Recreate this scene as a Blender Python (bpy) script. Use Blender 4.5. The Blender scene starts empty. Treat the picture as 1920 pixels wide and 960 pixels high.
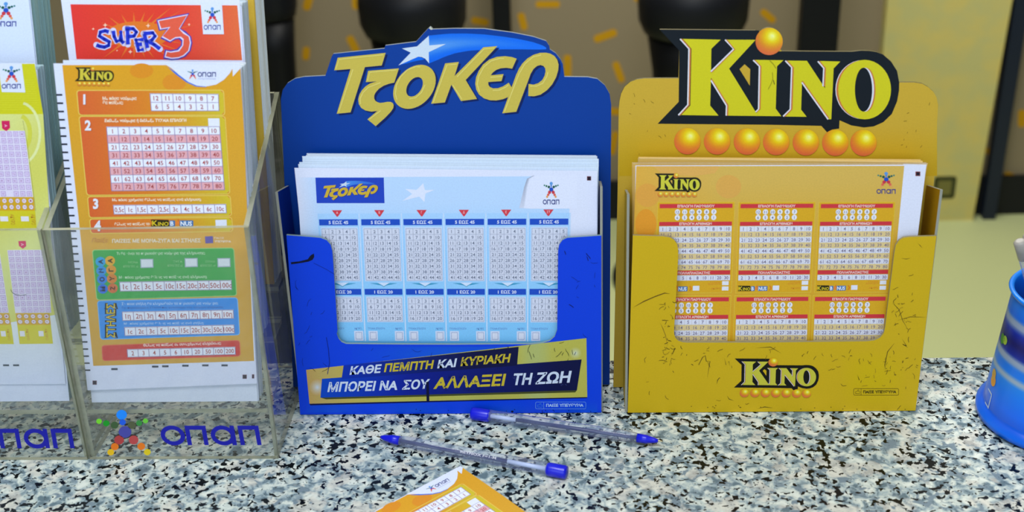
import bpy, math, random
from mathutils import Vector, Matrix
from mathutils.geometry import tessellate_polygon
R = random.Random(7)
SC = bpy.context.scene
COL = SC.collection

# ------------------------------------------------------------------ camera
F = 2400.0                      # focal length in pixels of the 1920-wide frame
ZC = 1.0                        # counter top height
HC = 0.52                       # camera above the counter
def cray(x, y): return Vector((x - 960.0, -(y - 480.0), -F))
Zc = -cray(1130, 5500).normalized()
fw = Vector((0, 0, -1)); Y0 = (fw - fw.dot(Zc) * Zc).normalized(); X0 = Y0.cross(Zc)
yaw = math.radians(-2.85)
Xc = (X0 * math.cos(yaw) + Y0 * math.sin(yaw)).normalized()
Yc = Zc.cross(Xc)
RM = Matrix((Xc, Yc, Zc))       # camera space -> world
CAM = Vector((0, 0, ZC + HC))
cd = bpy.data.cameras.new('camera'); cam = bpy.data.objects.new('camera', cd); COL.objects.link(cam)
cam.matrix_world = Matrix.Translation(CAM) @ RM.to_4x4()
cd.sensor_width = 36; cd.lens = F / 1920 * 36; cd.clip_start = 0.05; cd.clip_end = 50
cd.dof.use_dof = True; cd.dof.focus_distance = 0.98; cd.dof.aperture_fstop = 8.0
SC.camera = cam
# ------------------------------------------------------------------ light
SC.view_settings.view_transform = 'Standard'; SC.view_settings.look = 'None'
SC.view_settings.gamma = 1; SC.view_settings.use_curve_mapping = False
SC.view_settings.exposure = 0.04
SC.cycles.max_bounces = 12; SC.cycles.transparent_max_bounces = 24
w = bpy.data.worlds.new('world'); SC.world = w; w.use_nodes = True
w.node_tree.nodes['Background'].inputs[0].default_value = (0.62, 0.78, 1.0, 1)
w.node_tree.nodes['Background'].inputs[1].default_value = 0.74
def area(name, loc, target, sx, sy, power, col):
    l = bpy.data.lights.new(name, 'AREA'); l.shape = 'RECTANGLE'; l.size = sx; l.size_y = sy
    l.energy = power; l.color = col
    o = bpy.data.objects.new(name, l); COL.objects.link(o); o.location = loc
    o.rotation_euler = (Vector(target) - Vector(loc)).to_track_quat('-Z', 'Y').to_euler()
    return o
area('counter_ceiling_light', (-0.15, 0.15, 2.62), (0.05, 0.9, 1.0), 1.2, 0.5, 26, (0.93, 0.97, 1.0))
area('window_daylight', (-0.6, -1.3, 2.0), (0, 0.9, 1.1), 2.0, 1.2, 15, (0.72, 0.86, 1.0))
area('room_ceiling_light', (0.3, 2.3, 2.62), (0.6, 2.6, 0.0), 1.6, 1.0, 48, (1.0, 0.97, 0.90))

# ------------------------------------------------------------------ helpers
def ray(px, py): return (RM @ cray(px, py)).normalized()
def ground(px, py, z=ZC):
    r = ray(px, py); return CAM + r * ((z - CAM.z) / r.z)
def proj(p):
    q = RM.transposed() @ (Vector(p) - CAM); return (960 + F * q.x / -q.z, 480 - F * q.y / -q.z)
def lin(c):
    f = lambda v: v / 12.92 if v <= .04045 else ((v + .055) / 1.055) ** 2.4
    return (f(c[0] / 255), f(c[1] / 255), f(c[2] / 255), 1.0)
def mixc(a, b, t):
    t = max(0, min(1, t)); return tuple(a[i] + (b[i] - a[i]) * t for i in range(3))
def tag(o, label=None, cat=None, group=None, kind=None):
    if label: o['label'] = label
    if cat: o['category'] = cat
    if group: o['group'] = group
    if kind: o['kind'] = kind
    return o
def empty(name, loc):
    o = bpy.data.objects.new(name, None); COL.objects.link(o); o.location = loc; o.empty_display_size = 0.02
    return o
def parent(o, p):
    o.parent = p; o.matrix_parent_inverse = p.matrix_world.inverted() if p.matrix_world != Matrix() else Matrix.Translation(-p.location)
    return o

class Plane:
    def __init__(s, o, ux, uy):
        s.o = Vector(o); s.ux = Vector(ux).normalized(); s.uy = Vector(uy).normalized(); s.n = s.ux.cross(s.uy)
    def uv(s, px, py):
        r = ray(px, py); t = (s.o - CAM).dot(s.n) / r.dot(s.n); p = CAM + r * t - s.o
        return (p.dot(s.ux), p.dot(s.uy))
    def local(s, p):
        p = Vector(p) - s.o; return (p.dot(s.ux), p.dot(s.uy))
    def world(s, u, v, n=0): return s.o + s.ux * u + s.uy * v + s.n * n
    def mat(s):
        m = Matrix((s.ux, s.uy, s.n)).transposed().to_4x4(); m.translation = s.o; return m
XW, YW, ZW = Vector((1, 0, 0)), Vector((0, 1, 0)), Vector((0, 0, 1))
def vplane(y, z=ZC, lean=0.0):
    """vertical plane facing the camera (normal -Y), leaning back by lean degrees"""
    a = math.radians(lean)
    return Plane((0, y, z), XW, Vector((0, math.sin(a), math.cos(a))))

_glyph = {}
def glyph(s, bold):
    s = s.replace('Α', 'A')
    k = (s, bold)
    if k not in _glyph:
        c = bpy.data.curves.new('t', 'FONT'); c.body = s; c.size = 1; c.resolution_u = 1 if len(s) < 3 and not bold else 2; c.offset = bold
        o = bpy.data.objects.new('t', c); COL.objects.link(o); bpy.context.view_layer.update()
        me = bpy.data.meshes.new_from_object(o.evaluated_get(bpy.context.evaluated_depsgraph_get()))
        vs = [(v.co.x, v.co.y) for v in me.vertices]; fs = [tuple(p.vertices) for p in me.polygons]
        bpy.data.objects.remove(o); bpy.data.meshes.remove(me); bpy.data.curves.remove(c)
        xs = [v[0] for v in vs] or [0, 1]
        _glyph[k] = (vs, fs, min(xs), max(xs))
    return _glyph[k]
CAPH = 0.73
STEP = 0.00003
def ellipse(cx, cy, a, b, n=28, skew=0):
    return [(cx + a * math.cos(t) - skew * math.sin(t), cy + b * math.sin(t)) for t in [2 * math.pi * i / n for i in range(n)]]
def rrect(x0, y0, x1, y1, rx, ry=None, n=5):
    ry = ry or rx; out = []
    for cx, cy, a0 in ((x1 - rx, y1 - ry, 0), (x0 + rx, y1 - ry, 90), (x0 + rx, y0 + ry, 180), (x1 - rx, y0 + ry, 270)):
        for i in range(n + 1):
            a = math.radians(a0 + 90 * i / n); out.append((cx + rx * math.cos(a), cy + ry * math.sin(a)))
    return out
def ribbon(pts, w):
    L, Rr = [], []
    for i, p in enumerate(pts):
        a = pts[max(0, i - 1)]; b = pts[min(len(pts) - 1, i + 1)]
        d = Vector((b[0] - a[0], b[1] - a[1])); d = d.normalized() if d.length else Vector((1, 0)); n = (-d.y * w / 2, d.x * w / 2)
        L.append((p[0] + n[0], p[1] + n[1])); Rr.append((p[0] - n[0], p[1] - n[1]))
    return L, Rr
class Canvas:
    """one thin sheet or board with its print: real geometry in the plane's own metres"""
    def __init__(s, plane): s.p = plane; s.v = []; s.f = []; s.c = []
    def frame(s, q=None, m=None): return Frame(s, q, m)
    def put(s, pts, faces, cols, n):
        b = len(s.v)
        for i, p in enumerate(pts):
            s.v.append((p[0], p[1], n)); s.c.append(cols[i] if isinstance(cols, list) else cols)
        s.f += [tuple(b + i for i in f) for f in faces]
    def base(s, pts, t, col, side=None, back=None, holes=[]):
        """solid sheet: outline pts in uv, thickness t behind the printed face"""
        loops = [[Vector((x, y, 0)) for x, y in L] for L in [pts] + holes]
        flat = [(v.x, v.y) for L in loops for v in L]
        tris = tessellate_polygon(loops)
        s.put(flat, tris, lin(col), 0); s.put(flat, tris, lin(back or side or col), -t)
        sc = lin(side or col)
        for L in [pts] + holes:
            for i in range(len(L)):
                a, b2 = L[i], L[(i + 1) % len(L)]; k = len(s.v)
                s.v += [(a[0], a[1], 0), (b2[0], b2[1], 0), (b2[0], b2[1], -t), (a[0], a[1], -t)]; s.c += [sc] * 4
                s.f.append((k, k + 1, k + 2, k + 3))
    def build(s, name, mat, par=None):
        me = bpy.data.meshes.new(name); me.from_pydata(s.v, [], s.f); me.update()
        a = me.color_attributes.new('Col', 'FLOAT_COLOR', 'POINT')
        a.data.foreach_set('color', [x for c in s.c for x in c])
        me.materials.append(mat)
        o = bpy.data.objects.new(name, me); COL.objects.link(o); o.matrix_world = s.p.mat()
        if par: parent(o, par)
        return o
class Frame:
    """maps local coordinates to the canvas: q = four photo points (TL,TR,BR,BL) as a 0..1 square, y down; m = any function"""
    def __init__(s, c, q=None, m=None, uvq=None):
        s.c = c
        if q or uvq:
            Q = uvq or [c.p.uv(*p) for p in q]; s.Q = Q
            def f(x, y):
                return tuple(Q[0][i] * (1 - x) * (1 - y) + Q[1][i] * x * (1 - y) + Q[2][i] * x * y + Q[3][i] * (1 - x) * y for i in (0, 1))
            s.m = f
        elif m: s.m = lambda x, y: c.p.uv(*m(x, y))
        else: s.m = c.p.uv
    def sub(s, q): return Frame(s.c, uvq=[s.m(*p) for p in q])
    def aff(s, sx, sy, tx, ty, x0=0, y0=0):
        f = Frame(s.c, m=None); g = s.m; f.m = lambda x, y: g((x - x0) * sx + tx, (y - y0) * sy + ty); return f
    def aspect(s):
        o = Vector(s.m(.5, .5)); return (Vector(s.m(.5, .6)) - o).length / (Vector(s.m(.6, .5)) - o).length
    def poly(s, pts, col, z, holes=[], colf=None):
        loops = [[Vector((*s.m(x, y), 0)) for x, y in L] for L in [pts] + holes]
        flat = [(v.x, v.y) for L in loops for v in L]; raw = [p for L in [pts] + holes for p in L]
        s.c.put(flat, tessellate_polygon(loops), [lin(colf(*p)) for p in raw] if colf else lin(col), z * STEP)
    def rect(s, x0, y0, x1, y1, col, z): s.poly([(x0, y0), (x1, y0), (x1, y1), (x0, y1)], col, z)
    def circ(s, cx, cy, rx, ry, col, z, n=16): s.poly(ellipse(cx, cy, rx, ry, n), col, z)
    def grad(s, x0, y0, x1, y1, colf, z, nx=8, ny=8):
        s.gridf(lambda u, v: (x0 + (x1 - x0) * u, y0 + (y1 - y0) * v), colf, z, nx, ny)
    def gridf(s, pos, colf, z, nx=8, ny=8):
        pts, cols, fs = [], [], []
        for j in range(ny + 1):
            for i in range(nx + 1):
                u, v = i / nx, j / ny; pts.append(s.m(*pos(u, v))); cols.append(lin(colf(u, v)))
        for j in range(ny):
            for i in range(nx):
                a = j * (nx + 1) + i; fs.append((a, a + 1, a + nx + 2, a + nx + 1))
        s.c.put(pts, fs, cols, z * STEP)
    def line(s, pts, w, col, z, closed=False, taper=False):
        if closed: pts = pts + [pts[0], pts[1]]
        L, Rr = ribbon(pts, w)
        if taper:
            L[0] = Rr[0] = pts[0]; L[-1] = Rr[-1] = pts[-1]
        P = [s.m(*p) for p in L] + [s.m(*p) for p in Rr]; n = len(L)
        s.c.put(P, [(i, i + 1, n + i + 1, n + i) for i in range(n - 1)], lin(col), z * STEP)
    def text(s, t, x, y, h, col, z, al='c', w=None, wx=1.0, bold=0.0, shear=0.0, slope=0.0):
        """baseline y, cap height h; w = exact width, or wx = width units per height unit"""
        vs, fs, x0, x1 = glyph(t, bold); k = h / CAPH; W = (x1 - x0)
        kx = (w / W) if w else k * wx
        ox = {'l': 0, 'c': -W * kx / 2, 'r': -W * kx}[al]
        P = []
        for a, b in vs:
            X = x + ox + (a - x0) * kx + b * k * shear; P.append(s.m(X, y - b * k + (X - x) * slope))
        s.c.put(P, fs, lin(col), z * STEP)
    def vtext(s, t, x, y, h, col, z, wy=1.0, wd=1.0, bold=0.0, ccw=True, length=None):
        """text turned a quarter: ccw reads bottom to top; (x,y) = centre, h = cap height along x, wy = advance scale along y"""
        vs, fs, x0, x1 = glyph(t, bold); k = h / CAPH; W = x1 - x0; ky = (length / W) if length else k * wy
        P = []
        for a, b in vs:
            a2 = (a - x0 - W / 2) * ky; b2 = (b - CAPH / 2) * k; d = -1 if ccw else 1
            P.append(s.m(x + d * b2, y + d * a2))
        s.c.put(P, fs, lin(col), z * STEP)

# ------------------------------------------------------------------ materials
def new_mat(name):
    m = bpy.data.materials.new(name); m.use_nodes = True; return m, m.node_tree.nodes, m.node_tree.links, m.node_tree.nodes['Principled BSDF']
def plain(name, col, rough=.5, spec=.5, metal=0, bump=0, bscale=200):
    m, N, L, b = new_mat(name); b.inputs['Base Color'].default_value = lin(col); b.inputs['Roughness'].default_value = rough
    b.inputs['Specular IOR Level'].default_value = spec; b.inputs['Metallic'].default_value = metal
    n = N.new('ShaderNodeTexNoise'); n.inputs['Scale'].default_value = bscale; tc = N.new('ShaderNodeTexCoord'); L.new(tc.outputs['Object'], n.inputs['Vector'])
    mp = N.new('ShaderNodeMapRange'); mp.inputs[3].default_value = max(0, rough - .06); mp.inputs[4].default_value = min(1, rough + .06)
    L.new(n.outputs[0], mp.inputs[0]); L.new(mp.outputs[0], b.inputs['Roughness'])
    if bump:
        bp = N.new('ShaderNodeBump'); bp.inputs['Strength'].default_value = bump; bp.inputs['Distance'].default_value = .001
        L.new(n.outputs[0], bp.inputs['Height']); L.new(bp.outputs[0], b.inputs['Normal'])
    return m
def printed(name, rough, spec, speck=0.0):
    """ink on paper or board: colour from the print, faint fibre mottling"""
    m, N, L, b = new_mat(name)
    a = N.new('ShaderNodeAttribute'); a.attribute_name = 'Col'
    n = N.new('ShaderNodeTexNoise'); n.inputs['Scale'].default_value = 900; n.inputs['Detail'].default_value = 3
    tc = N.new('ShaderNodeTexCoord'); L.new(tc.outputs['Object'], n.inputs['Vector'])
    mp = N.new('ShaderNodeMapRange'); mp.inputs[1].default_value = .3; mp.inputs[2].default_value = .7; mp.inputs[3].default_value = 1 - speck; mp.inputs[4].default_value = 1 + speck
    L.new(n.outputs[0], mp.inputs[0])
    mx = N.new('ShaderNodeVectorMath'); mx.operation = 'SCALE'; L.new(a.outputs['Color'], mx.inputs[0]); L.new(mp.outputs[0], mx.inputs['Scale'])
    L.new(mx.outputs[0], b.inputs['Base Color']); b.inputs['Roughness'].default_value = rough; b.inputs['Specular IOR Level'].default_value = spec
    return m
M_PAPER = printed('printed_paper', .6, .25, .04)
M_BOARD = printed('printed_board', .45, .2, .03)
M_WALL = printed('printed_wall', .7, .2, .04)
def clear(name, tint, gloss_rough=.04, haze=0.0, hazecol=(.8, .8, .75, 1), ior=1.49):
    """thin clear plastic wall: straight-through light plus Fresnel reflection, a little surface haze from wear"""
    m, N, L, b = new_mat(name); N.remove(b); out = N['Material Output']
    t = N.new('ShaderNodeBsdfTransparent'); t.inputs[0].default_value = tint
    g = N.new('ShaderNodeBsdfGlossy'); g.inputs['Roughness'].default_value = gloss_rough
    fr = N.new('ShaderNodeFresnel'); geo = N.new('ShaderNodeNewGeometry')
    io = N.new('ShaderNodeMapRange'); io.inputs[3].default_value = ior; io.inputs[4].default_value = 1 / ior   # the same index seen from either side of the thin wall
    L.new(geo.outputs['Backfacing'], io.inputs[0]); L.new(io.outputs[0], fr.inputs[0])
    mx = N.new('ShaderNodeMixShader'); L.new(fr.outputs[0], mx.inputs[0]); L.new(t.outputs[0], mx.inputs[1]); L.new(g.outputs[0], mx.inputs[2])
    d = N.new('ShaderNodeBsdfDiffuse'); d.inputs[0].default_value = hazecol
    n = N.new('ShaderNodeTexNoise'); n.inputs['Scale'].default_value = 25; n.inputs['Detail'].default_value = 6
    tc = N.new('ShaderNodeTexCoord'); L.new(tc.outputs['Object'], n.inputs['Vector'])
    mr = N.new('ShaderNodeMapRange'); mr.inputs[1].default_value = .35; mr.inputs[2].default_value = .75; mr.inputs[3].default_value = haze * .5; mr.inputs[4].default_value = haze * 1.6
    L.new(n.outputs[0], mr.inputs[0])
    m2 = N.new('ShaderNodeMixShader'); L.new(mr.outputs[0], m2.inputs[0]); L.new(mx.outputs[0], m2.inputs[1]); L.new(d.outputs[0], m2.inputs[2])
    L.new(m2.outputs[0], out.inputs[0]); return m
M_ACR = clear('clear_acrylic', (.985, .99, .982, 1), .05, .02)
M_EDGE = clear('acrylic_cut_edge', (.66, .68, .56, 1), .2, .7, (.40, .40, .29, 1))
M_PENCLR = clear('clear_pen_plastic', (.97, .98, .995, 1), .1, .15, (.52, .60, .88, 1), 1.42)
M_VINYL = printed('vinyl_sticker', .4, .4)
M_BLUEPL = plain('blue_plastic', (10, 20, 200), .3, .5)
M_INK = plain('ink_tube', (10, 16, 80), .3, .5)
M_TUBE = plain('empty_ink_tube', (196, 206, 236), .35, .5)
M_METAL = plain('pen_metal', (170, 160, 130), .3, .5, 1)
M_BLACK = plain('black_vinyl', (9, 12, 21), .5, .3, bump=.1, bscale=300)
M_BLACKM = plain('black_metal', (7, 9, 15), .5, .25)
M_NAVY = plain('navy_metal', (14, 26, 48), .4, .4)

# granite
def granite():
    m, N, L, b = new_mat('speckled_granite'); tc = N.new('ShaderNodeTexCoord'); P = tc.outputs['Object']
    def noise(scale, detail, off, dist=0, rough=.5):
        mp = N.new('ShaderNodeMapping'); mp.inputs['Location'].default_value = off; L.new(P, mp.inputs[0])
        n = N.new('ShaderNodeTexNoise'); n.inputs['Scale'].default_value = scale; n.inputs['Detail'].default_value = detail
        n.inputs['Distortion'].default_value = dist; n.inputs['Roughness'].default_value = rough; L.new(mp.outputs[0], n.inputs['Vector']); return n.outputs[0]
    def vor(scale, off):
        mp = N.new('ShaderNodeMapping'); mp.inputs['Location'].default_value = off; L.new(P, mp.inputs[0])
        n = N.new('ShaderNodeTexVoronoi'); n.inputs['Scale'].default_value = scale; n.inputs['Randomness'].default_value = 1; L.new(mp.outputs[0], n.inputs['Vector']); return n
    def ramp(src, pts):
        r = N.new('ShaderNodeValToRGB'); e = r.color_ramp.elements
        while len(e) > 1: e.remove(e[-1])
        e[0].position = pts[0][0]; e[0].color = pts[0][1]
        for p, c in pts[1:]:
            x = e.new(p); x.color = c
        L.new(src, r.inputs[0]); return r.outputs[0]
    def mix(f, a, c):
        x = N.new('ShaderNodeMix'); x.data_type = 'RGBA'; L.new(f, x.inputs[0])
        if isinstance(a, tuple): x.inputs[6].default_value = a
        else: L.new(a, x.inputs[6])
        if isinstance(c, tuple): x.inputs[7].default_value = c
        else: L.new(c, x.inputs[7])
        return x.outputs[2]
    W = lambda v: (v, v, v, 1)
    base = ramp(noise(130, 3, (0, 0, 0), .6), [(.38, lin((96, 114, 122))), (.46, lin((150, 166, 170))), (.54, lin((188, 196, 188))), (.66, lin((214, 218, 208)))])
    peach = ramp(noise(48, 2, (4, 2, 1), .4), [(.54, W(0)), (.60, W(1))])
    c1 = mix(peach, base, lin((204, 196, 182)))
    x = N.new('ShaderNodeMix'); x.data_type = 'RGBA'; x.inputs[0].default_value = .55; L.new(base, x.inputs[6]); L.new(c1, x.inputs[7]); c1 = x.outputs[2]
    grey = ramp(noise(110, 3, (9, 4, 1), .8), [(.56, W(0)), (.64, W(1))])
    c2 = mix(grey, c1, lin((116, 132, 142)))
    fine = ramp(noise(330, 2, (2, 7, 1), .5), [(.62, W(0)), (.70, W(1))])
    c3 = mix(fine, c2, lin((70, 80, 84)))
    na = noise(200, 2, (1, 9, 5), .35, .5); nb = noise(38, 1, (3, 2, 8), 0, .5)
    ad = N.new('ShaderNodeMath'); ad.operation = 'MULTIPLY_ADD'; L.new(nb, ad.inputs[0]); ad.inputs[1].default_value = .35; L.new(na, ad.inputs[2]); n1 = ad.outputs[0]
    blk = ramp(n1, [(.757, W(0)), (.772, W(1))])
    c4 = mix(blk, c3, lin((8, 13, 16)))
    L.new(c4, b.inputs['Base Color']); b.inputs['Roughness'].default_value = .22; b.inputs['Specular IOR Level'].default_value = .2
    return m
def mesh_obj(name, vs, fs, mat, par=None, bevel=0, smooth=False):
    me = bpy.data.meshes.new(name); me.from_pydata([tuple(v) for v in vs], [], fs); me.update()
    for m in (mat if isinstance(mat, list) else [mat]): me.materials.append(m)
    o = bpy.data.objects.new(name, me); COL.objects.link(o)
    if smooth:
        for p in me.polygons: p.use_smooth = True
    if bevel:
        b = o.modifiers.new('b', 'BEVEL'); b.width = bevel; b.segments = 2; b.limit_method = 'ANGLE'
    if par: parent(o, par)
    return o
BOXF = [(0, 3, 2, 1), (4, 5, 6, 7), (0, 1, 5, 4), (1, 2, 6, 5), (2, 3, 7, 6), (3, 0, 4, 7)]
def box(name, x0, x1, y0, y1, z0, z1, mat, par=None, bevel=0):
    return mesh_obj(name, [(x0, y0, z0), (x1, y0, z0), (x1, y1, z0), (x0, y1, z0), (x0, y0, z1), (x1, y0, z1), (x1, y1, z1), (x0, y1, z1)], BOXF, mat, par, bevel)
def prism(name, pl, pts, t, mats, par=None, bevel=0):
    """plate: outline pts (uv of plane pl), thickness t behind it; second material on the cut edges"""
    n = len(pts); tr = tessellate_polygon([[Vector((x, y, 0)) for x, y in pts]])
    vs = [(x, y, 0) for x, y in pts] + [(x, y, -t) for x, y in pts]
    fs = [tuple(f) for f in tr] + [tuple(n + i for i in reversed(f)) for f in tr]; k = len(fs)
    fs += [(i, (i + 1) % n, n + (i + 1) % n, n + i) for i in range(n)]
    o = mesh_obj(name, vs, fs, mats, None, bevel); o.matrix_world = pl.mat()
    if isinstance(mats, list) and len(mats) > 1:
        for p in o.data.polygons[k:]: p.material_index = 1
    if par: parent(o, par)
    return o
def lathe(name, prof, mat, par=None, n=48, axis=None, loc=(0, 0, 0), closed=False, colf=None):
    vs, fs = [], []
    for r, z in prof:
        for i in range(n):
            a = 2 * math.pi * i / n; vs.append((r * math.cos(a), r * math.sin(a), z))
    m = len(prof)
    for j in range(m - 1):
        for i in range(n):
            fs.append((j * n + i, j * n + (i + 1) % n, (j + 1) * n + (i + 1) % n, (j + 1) * n + i))
    fs.append(tuple(range(n))[::-1]); fs.append(tuple((m - 1) * n + i for i in range(n)))
    o = mesh_obj(name, vs, fs, mat, None, 0, True)
    o.data.polygons[-1].use_smooth = False; o.data.polygons[-2].use_smooth = False
    if axis is not None: o.matrix_world = Matrix.Translation(Vector(loc)) @ Vector(axis).to_track_quat('Z', 'Y').to_matrix().to_4x4()
    else: o.location = loc
    bpy.context.view_layer.update()
    if colf:
        a = o.data.color_attributes.new('Col', 'FLOAT_COLOR', 'POINT')
        for i, v in enumerate(o.data.vertices): a.data[i].color = lin(colf(math.atan2(v.co.y, v.co.x), v.co.z, math.hypot(v.co.x, v.co.y)))
    if par: parent(o, par)
    return o

# ================================================================== the room
WY = ground(1500, 402, 0).y
m = plain('floor_vinyl', (196, 204, 150), .5, .25, bump=.05, bscale=40)
tag(box('floor', -2.2, 3.0, -1.6, WY + .2, -.05, 0, m), 'pale yellow green floor behind the counter', kind='structure')
wallp = vplane(WY, 0)
wc = Canvas(wallp); fr = wc.frame()
ww = (142, 129, 104)
wc.base([(-2.2, 0), (3.0, 0), (3.0, 2.75), (-2.2, 2.75)], .05, ww)
def dash(cx, cy, L_, W_, ang, c=(196, 146, 14)):
    a = math.radians(ang); ca, sa = math.cos(a), math.sin(a)
    pts = rrect(-L_ / 2, -W_ / 2, L_ / 2, W_ / 2, W_ * .45)
    fr.poly([(cx + x * ca - y * sa, cy + x * sa + y * ca) for x, y in pts], c, 20)
for d in [(1027, 8, 46, 13, 0), (1135, 67, 46, 15, -20), (1160, 135, 42, 14, 70), (1064, 125, 46, 15, 90), (662, 83, 36, 15, 62), (578, 3, 34, 16, -75), (667, 2, 32, 15, 88),
          (574, 100, 26, 14, 95), (1153, 209, 30, 14, 5), (1151, 268, 46, 13, 100), (1202, 0, 30, 12, 20), (1876, 185, 34, 15, 96), (1916, 222, 34, 15, 92), (1861, 282, 28, 13, -8),
          (1893, 330, 22, 14, 20), (520, 60, 30, 14, 90), (900, 40, 34, 14, 10), (980, 40, 34, 14, 75), (1440, 30, 34, 14, 40), (1470, 130, 34, 14, 100), (470, 30, 34, 14, 50), (800, -60, 34, 14, 30),
          (900, -120, 34, 14, 80), (1100, -80, 34, 14, -40), (1300, -90, 34, 14, 10), (640, -70, 34, 14, -10), (1020, 200, 34, 14, 30), (700, 230, 34, 14, -30), (560, 260, 34, 14, 60), (1300, 250, 34, 14, -60)]:
    dash(*d)
tag(wc.build('wall_back', M_WALL), 'beige wall with scattered yellow confetti dashes behind the stools', kind='structure')
mw = plain('wall_paint', (150, 142, 120), .8, .2)
tag(box('wall_left', -2.25, -2.2, -1.6, WY, 0, 2.75, mw), kind='structure')
tag(box('wall_right', 3.0, 3.05, -1.6, WY, 0, 2.75, mw), kind='structure')
tag(box('ceiling', -2.2, 3.0, -1.6, WY, 2.75, 2.8, plain('ceiling_paint', (190, 188, 180), .8, .2)), kind='structure')
tag(box('baseboard_back', -2.2, 3.0, WY - .02, WY - .001, 0, .115, plain('dark_skirting', (16, 18, 24), .5, .3)), kind='structure')

# stools
def stool(px, py, k, label, slim=1.0, group='black stools along the confetti wall'):
    g = ground(px, py, 0); t = empty('bar_stool', g); bpy.context.view_layer.update()
    tag(t, label, 'stool', group)
    q = slim
    lathe('seat', [(.001, .66), (.09 * q, .66), (.118 * q, .672), (.130 * q, .70), (.133 * q, .75), (.126 * q, .785), (.105 * q, .80), (.001, .805)], M_BLACK, t, 40, loc=g)
    lathe('trunk', [(.052 * q, .03), (.060 * q, .15), (.078 * q, .40), (.096 * q, .58), (.108 * q, .662)], M_BLACKM, t, 36, loc=g)
    lathe('base', [(.19, 0.0), (.19, .018), (.16, .03), (.06, .045), (.001, .047)], M_BLACKM, t, 40, loc=g)
    return t
stool(560, 470, 1, 'slim black stool at the left, just right of the acrylic slip holder', .52, None)
stool(806, 520, 1, 'round black padded stool behind the blue slip display')
stool(1284, 525, 1, 'round black padded stool behind the yellow slip display')
bg_ = ground(534, 655, 0); filler_ = empty('gap_filler', bg_); tag(filler_, 'tall black bin added on the floor to darken the shadow gap between the acrylic holder and the blue display', 'bin'); bpy.context.view_layer.update()  # added black cylinder, stands in for the shade in the gap beside the holder
lathe('body', [(.075, .0), (.08, .006), (.094, .50), (.090, .50), (.074, .02)], plain('filler_black', (14, 17, 16), .5, .3), filler_, 40, loc=bg_)
lathe('rim', [(.094, .5005), (.100, .502), (.101, .516), (.095, .522), (.086, .518), (.085, .5005)], M_BLACKM, filler_, 40, loc=bg_)
def post(pts, d, label, mat):
    """upright box standing on the floor: left and right photo columns at the top edge of the view"""
    (xa, xb, y), depth = pts, d
    pl = vplane(WY - depth, 0); u0, v0 = pl.uv(xa, y); u1, v1 = pl.uv(xb, y)
    o = box('metal_post', u0, u1, WY - depth, WY - depth + .05, 0.0, 2.75, mat, None, .003); tag(o, label, 'post'); return o
post((922, 956, 0), .12, 'narrow black metal post rising behind the blue display', M_BLACKM)
post((1506, 1578, 0), .30, 'wide black metal post next to the pale yellow cabinet', M_BLACKM)
# pale yellow cabinet side, with its little vent
CY = ground(1780, 403, 0).y - .04
cp = vplane(CY, 0)
cq = [cp.uv(1577, 0), cp.uv(1897, 0)]; cb = [cp.uv(1630, 405), cp.uv(1824, 405)]
x0, x1 = cb[0][0], cb[1][0]
x0t = cq[0][0]; x1t = cq[1][0]; vt = cq[0][1]; H2 = 1.9
xe = x1 + (x1t - x1) * H2 / vt
cab = empty('storage_cabinet', (x0, CY, 0)); tag(cab, 'tall pale yellow cabinet with a small dark vent near its foot', 'cabinet'); bpy.context.view_layer.update()
def cabmat():
    m, N, L, b = new_mat('pale_yellow_laminate'); tc = N.new('ShaderNodeTexCoord'); mp = N.new('ShaderNodeMapping'); mp.inputs['Scale'].default_value = (14, 14, 2.2); L.new(tc.outputs['Object'], mp.inputs[0])
    n = N.new('ShaderNodeTexNoise'); n.inputs['Scale'].default_value = 1; L.new(mp.outputs[0], n.inputs['Vector'])
    r = N.new('ShaderNodeValToRGB'); r.color_ramp.elements[0].position = .35; r.color_ramp.elements[0].color = lin((196, 190, 124)); r.color_ramp.elements[1].position = .7; r.color_ramp.elements[1].color = lin((212, 194, 110))
    L.new(n.outputs[0], r.inputs[0]); L.new(r.outputs[0], b.inputs['Base Color']); b.inputs['Roughness'].default_value = .6; return m
prism('body', cp, [(x0, 0), (x1, 0), (xe, H2), (x0 - .01, H2)], .36, [cabmat()], cab, .004)
u0, v0 = cp.uv(1752, 331); u1, v1 = cp.uv(1789, 372); cc = Canvas(Plane(cp.world(0, 0, .001), XW, ZW)); f_ = Frame(cc, m=None); f_.m = lambda x, y: (x, y)
cc.base(rrect(u0, v1, u1, v0, .008, n=3), .001, (58, 62, 34)); f_.rect(u0 + .012, v1 + .012, u1 - .012, v0 - .012, (120, 116, 62), 20)
cc.build('vent', M_WALL, cab)
# side table at the far right: dark top rail low down and a slim navy leg
tb = empty('side_table', ground(1850, 412, 0)); tag(tb, 'navy metal side table frame at the right edge beside the yellow cabinet', 'table'); bpy.context.view_layer.update()
LY = ground(1856, 412, 0).y; lp = vplane(LY, 0)
a, b_ = lp.uv(1843, 410), lp.uv(1866, 410); c_, d_ = lp.uv(1896, 60), lp.uv(1922, 60)
prism('leg', lp, [(a[0], 0), (b_[0], 0), (b_[0] + (d_[0] - b_[0]) * .95 / d_[1], .95), (a[0] + (c_[0] - a[0]) * .95 / c_[1], .95)], .03, [M_NAVY], tb, .002)
box('table_top', xe + .06, xe + .96, LY + .0, LY + .35, .95, .985, M_NAVY, tb, .003)
box('lower_rail', x1 + .045, x1 + .95, LY + .10, LY + .13, .10, .26, M_BLACKM, tb, .003)
box('leg', x1 + .91, x1 + .95, LY, LY + .03, 0, .95, M_NAVY, tb, .002)

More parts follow.
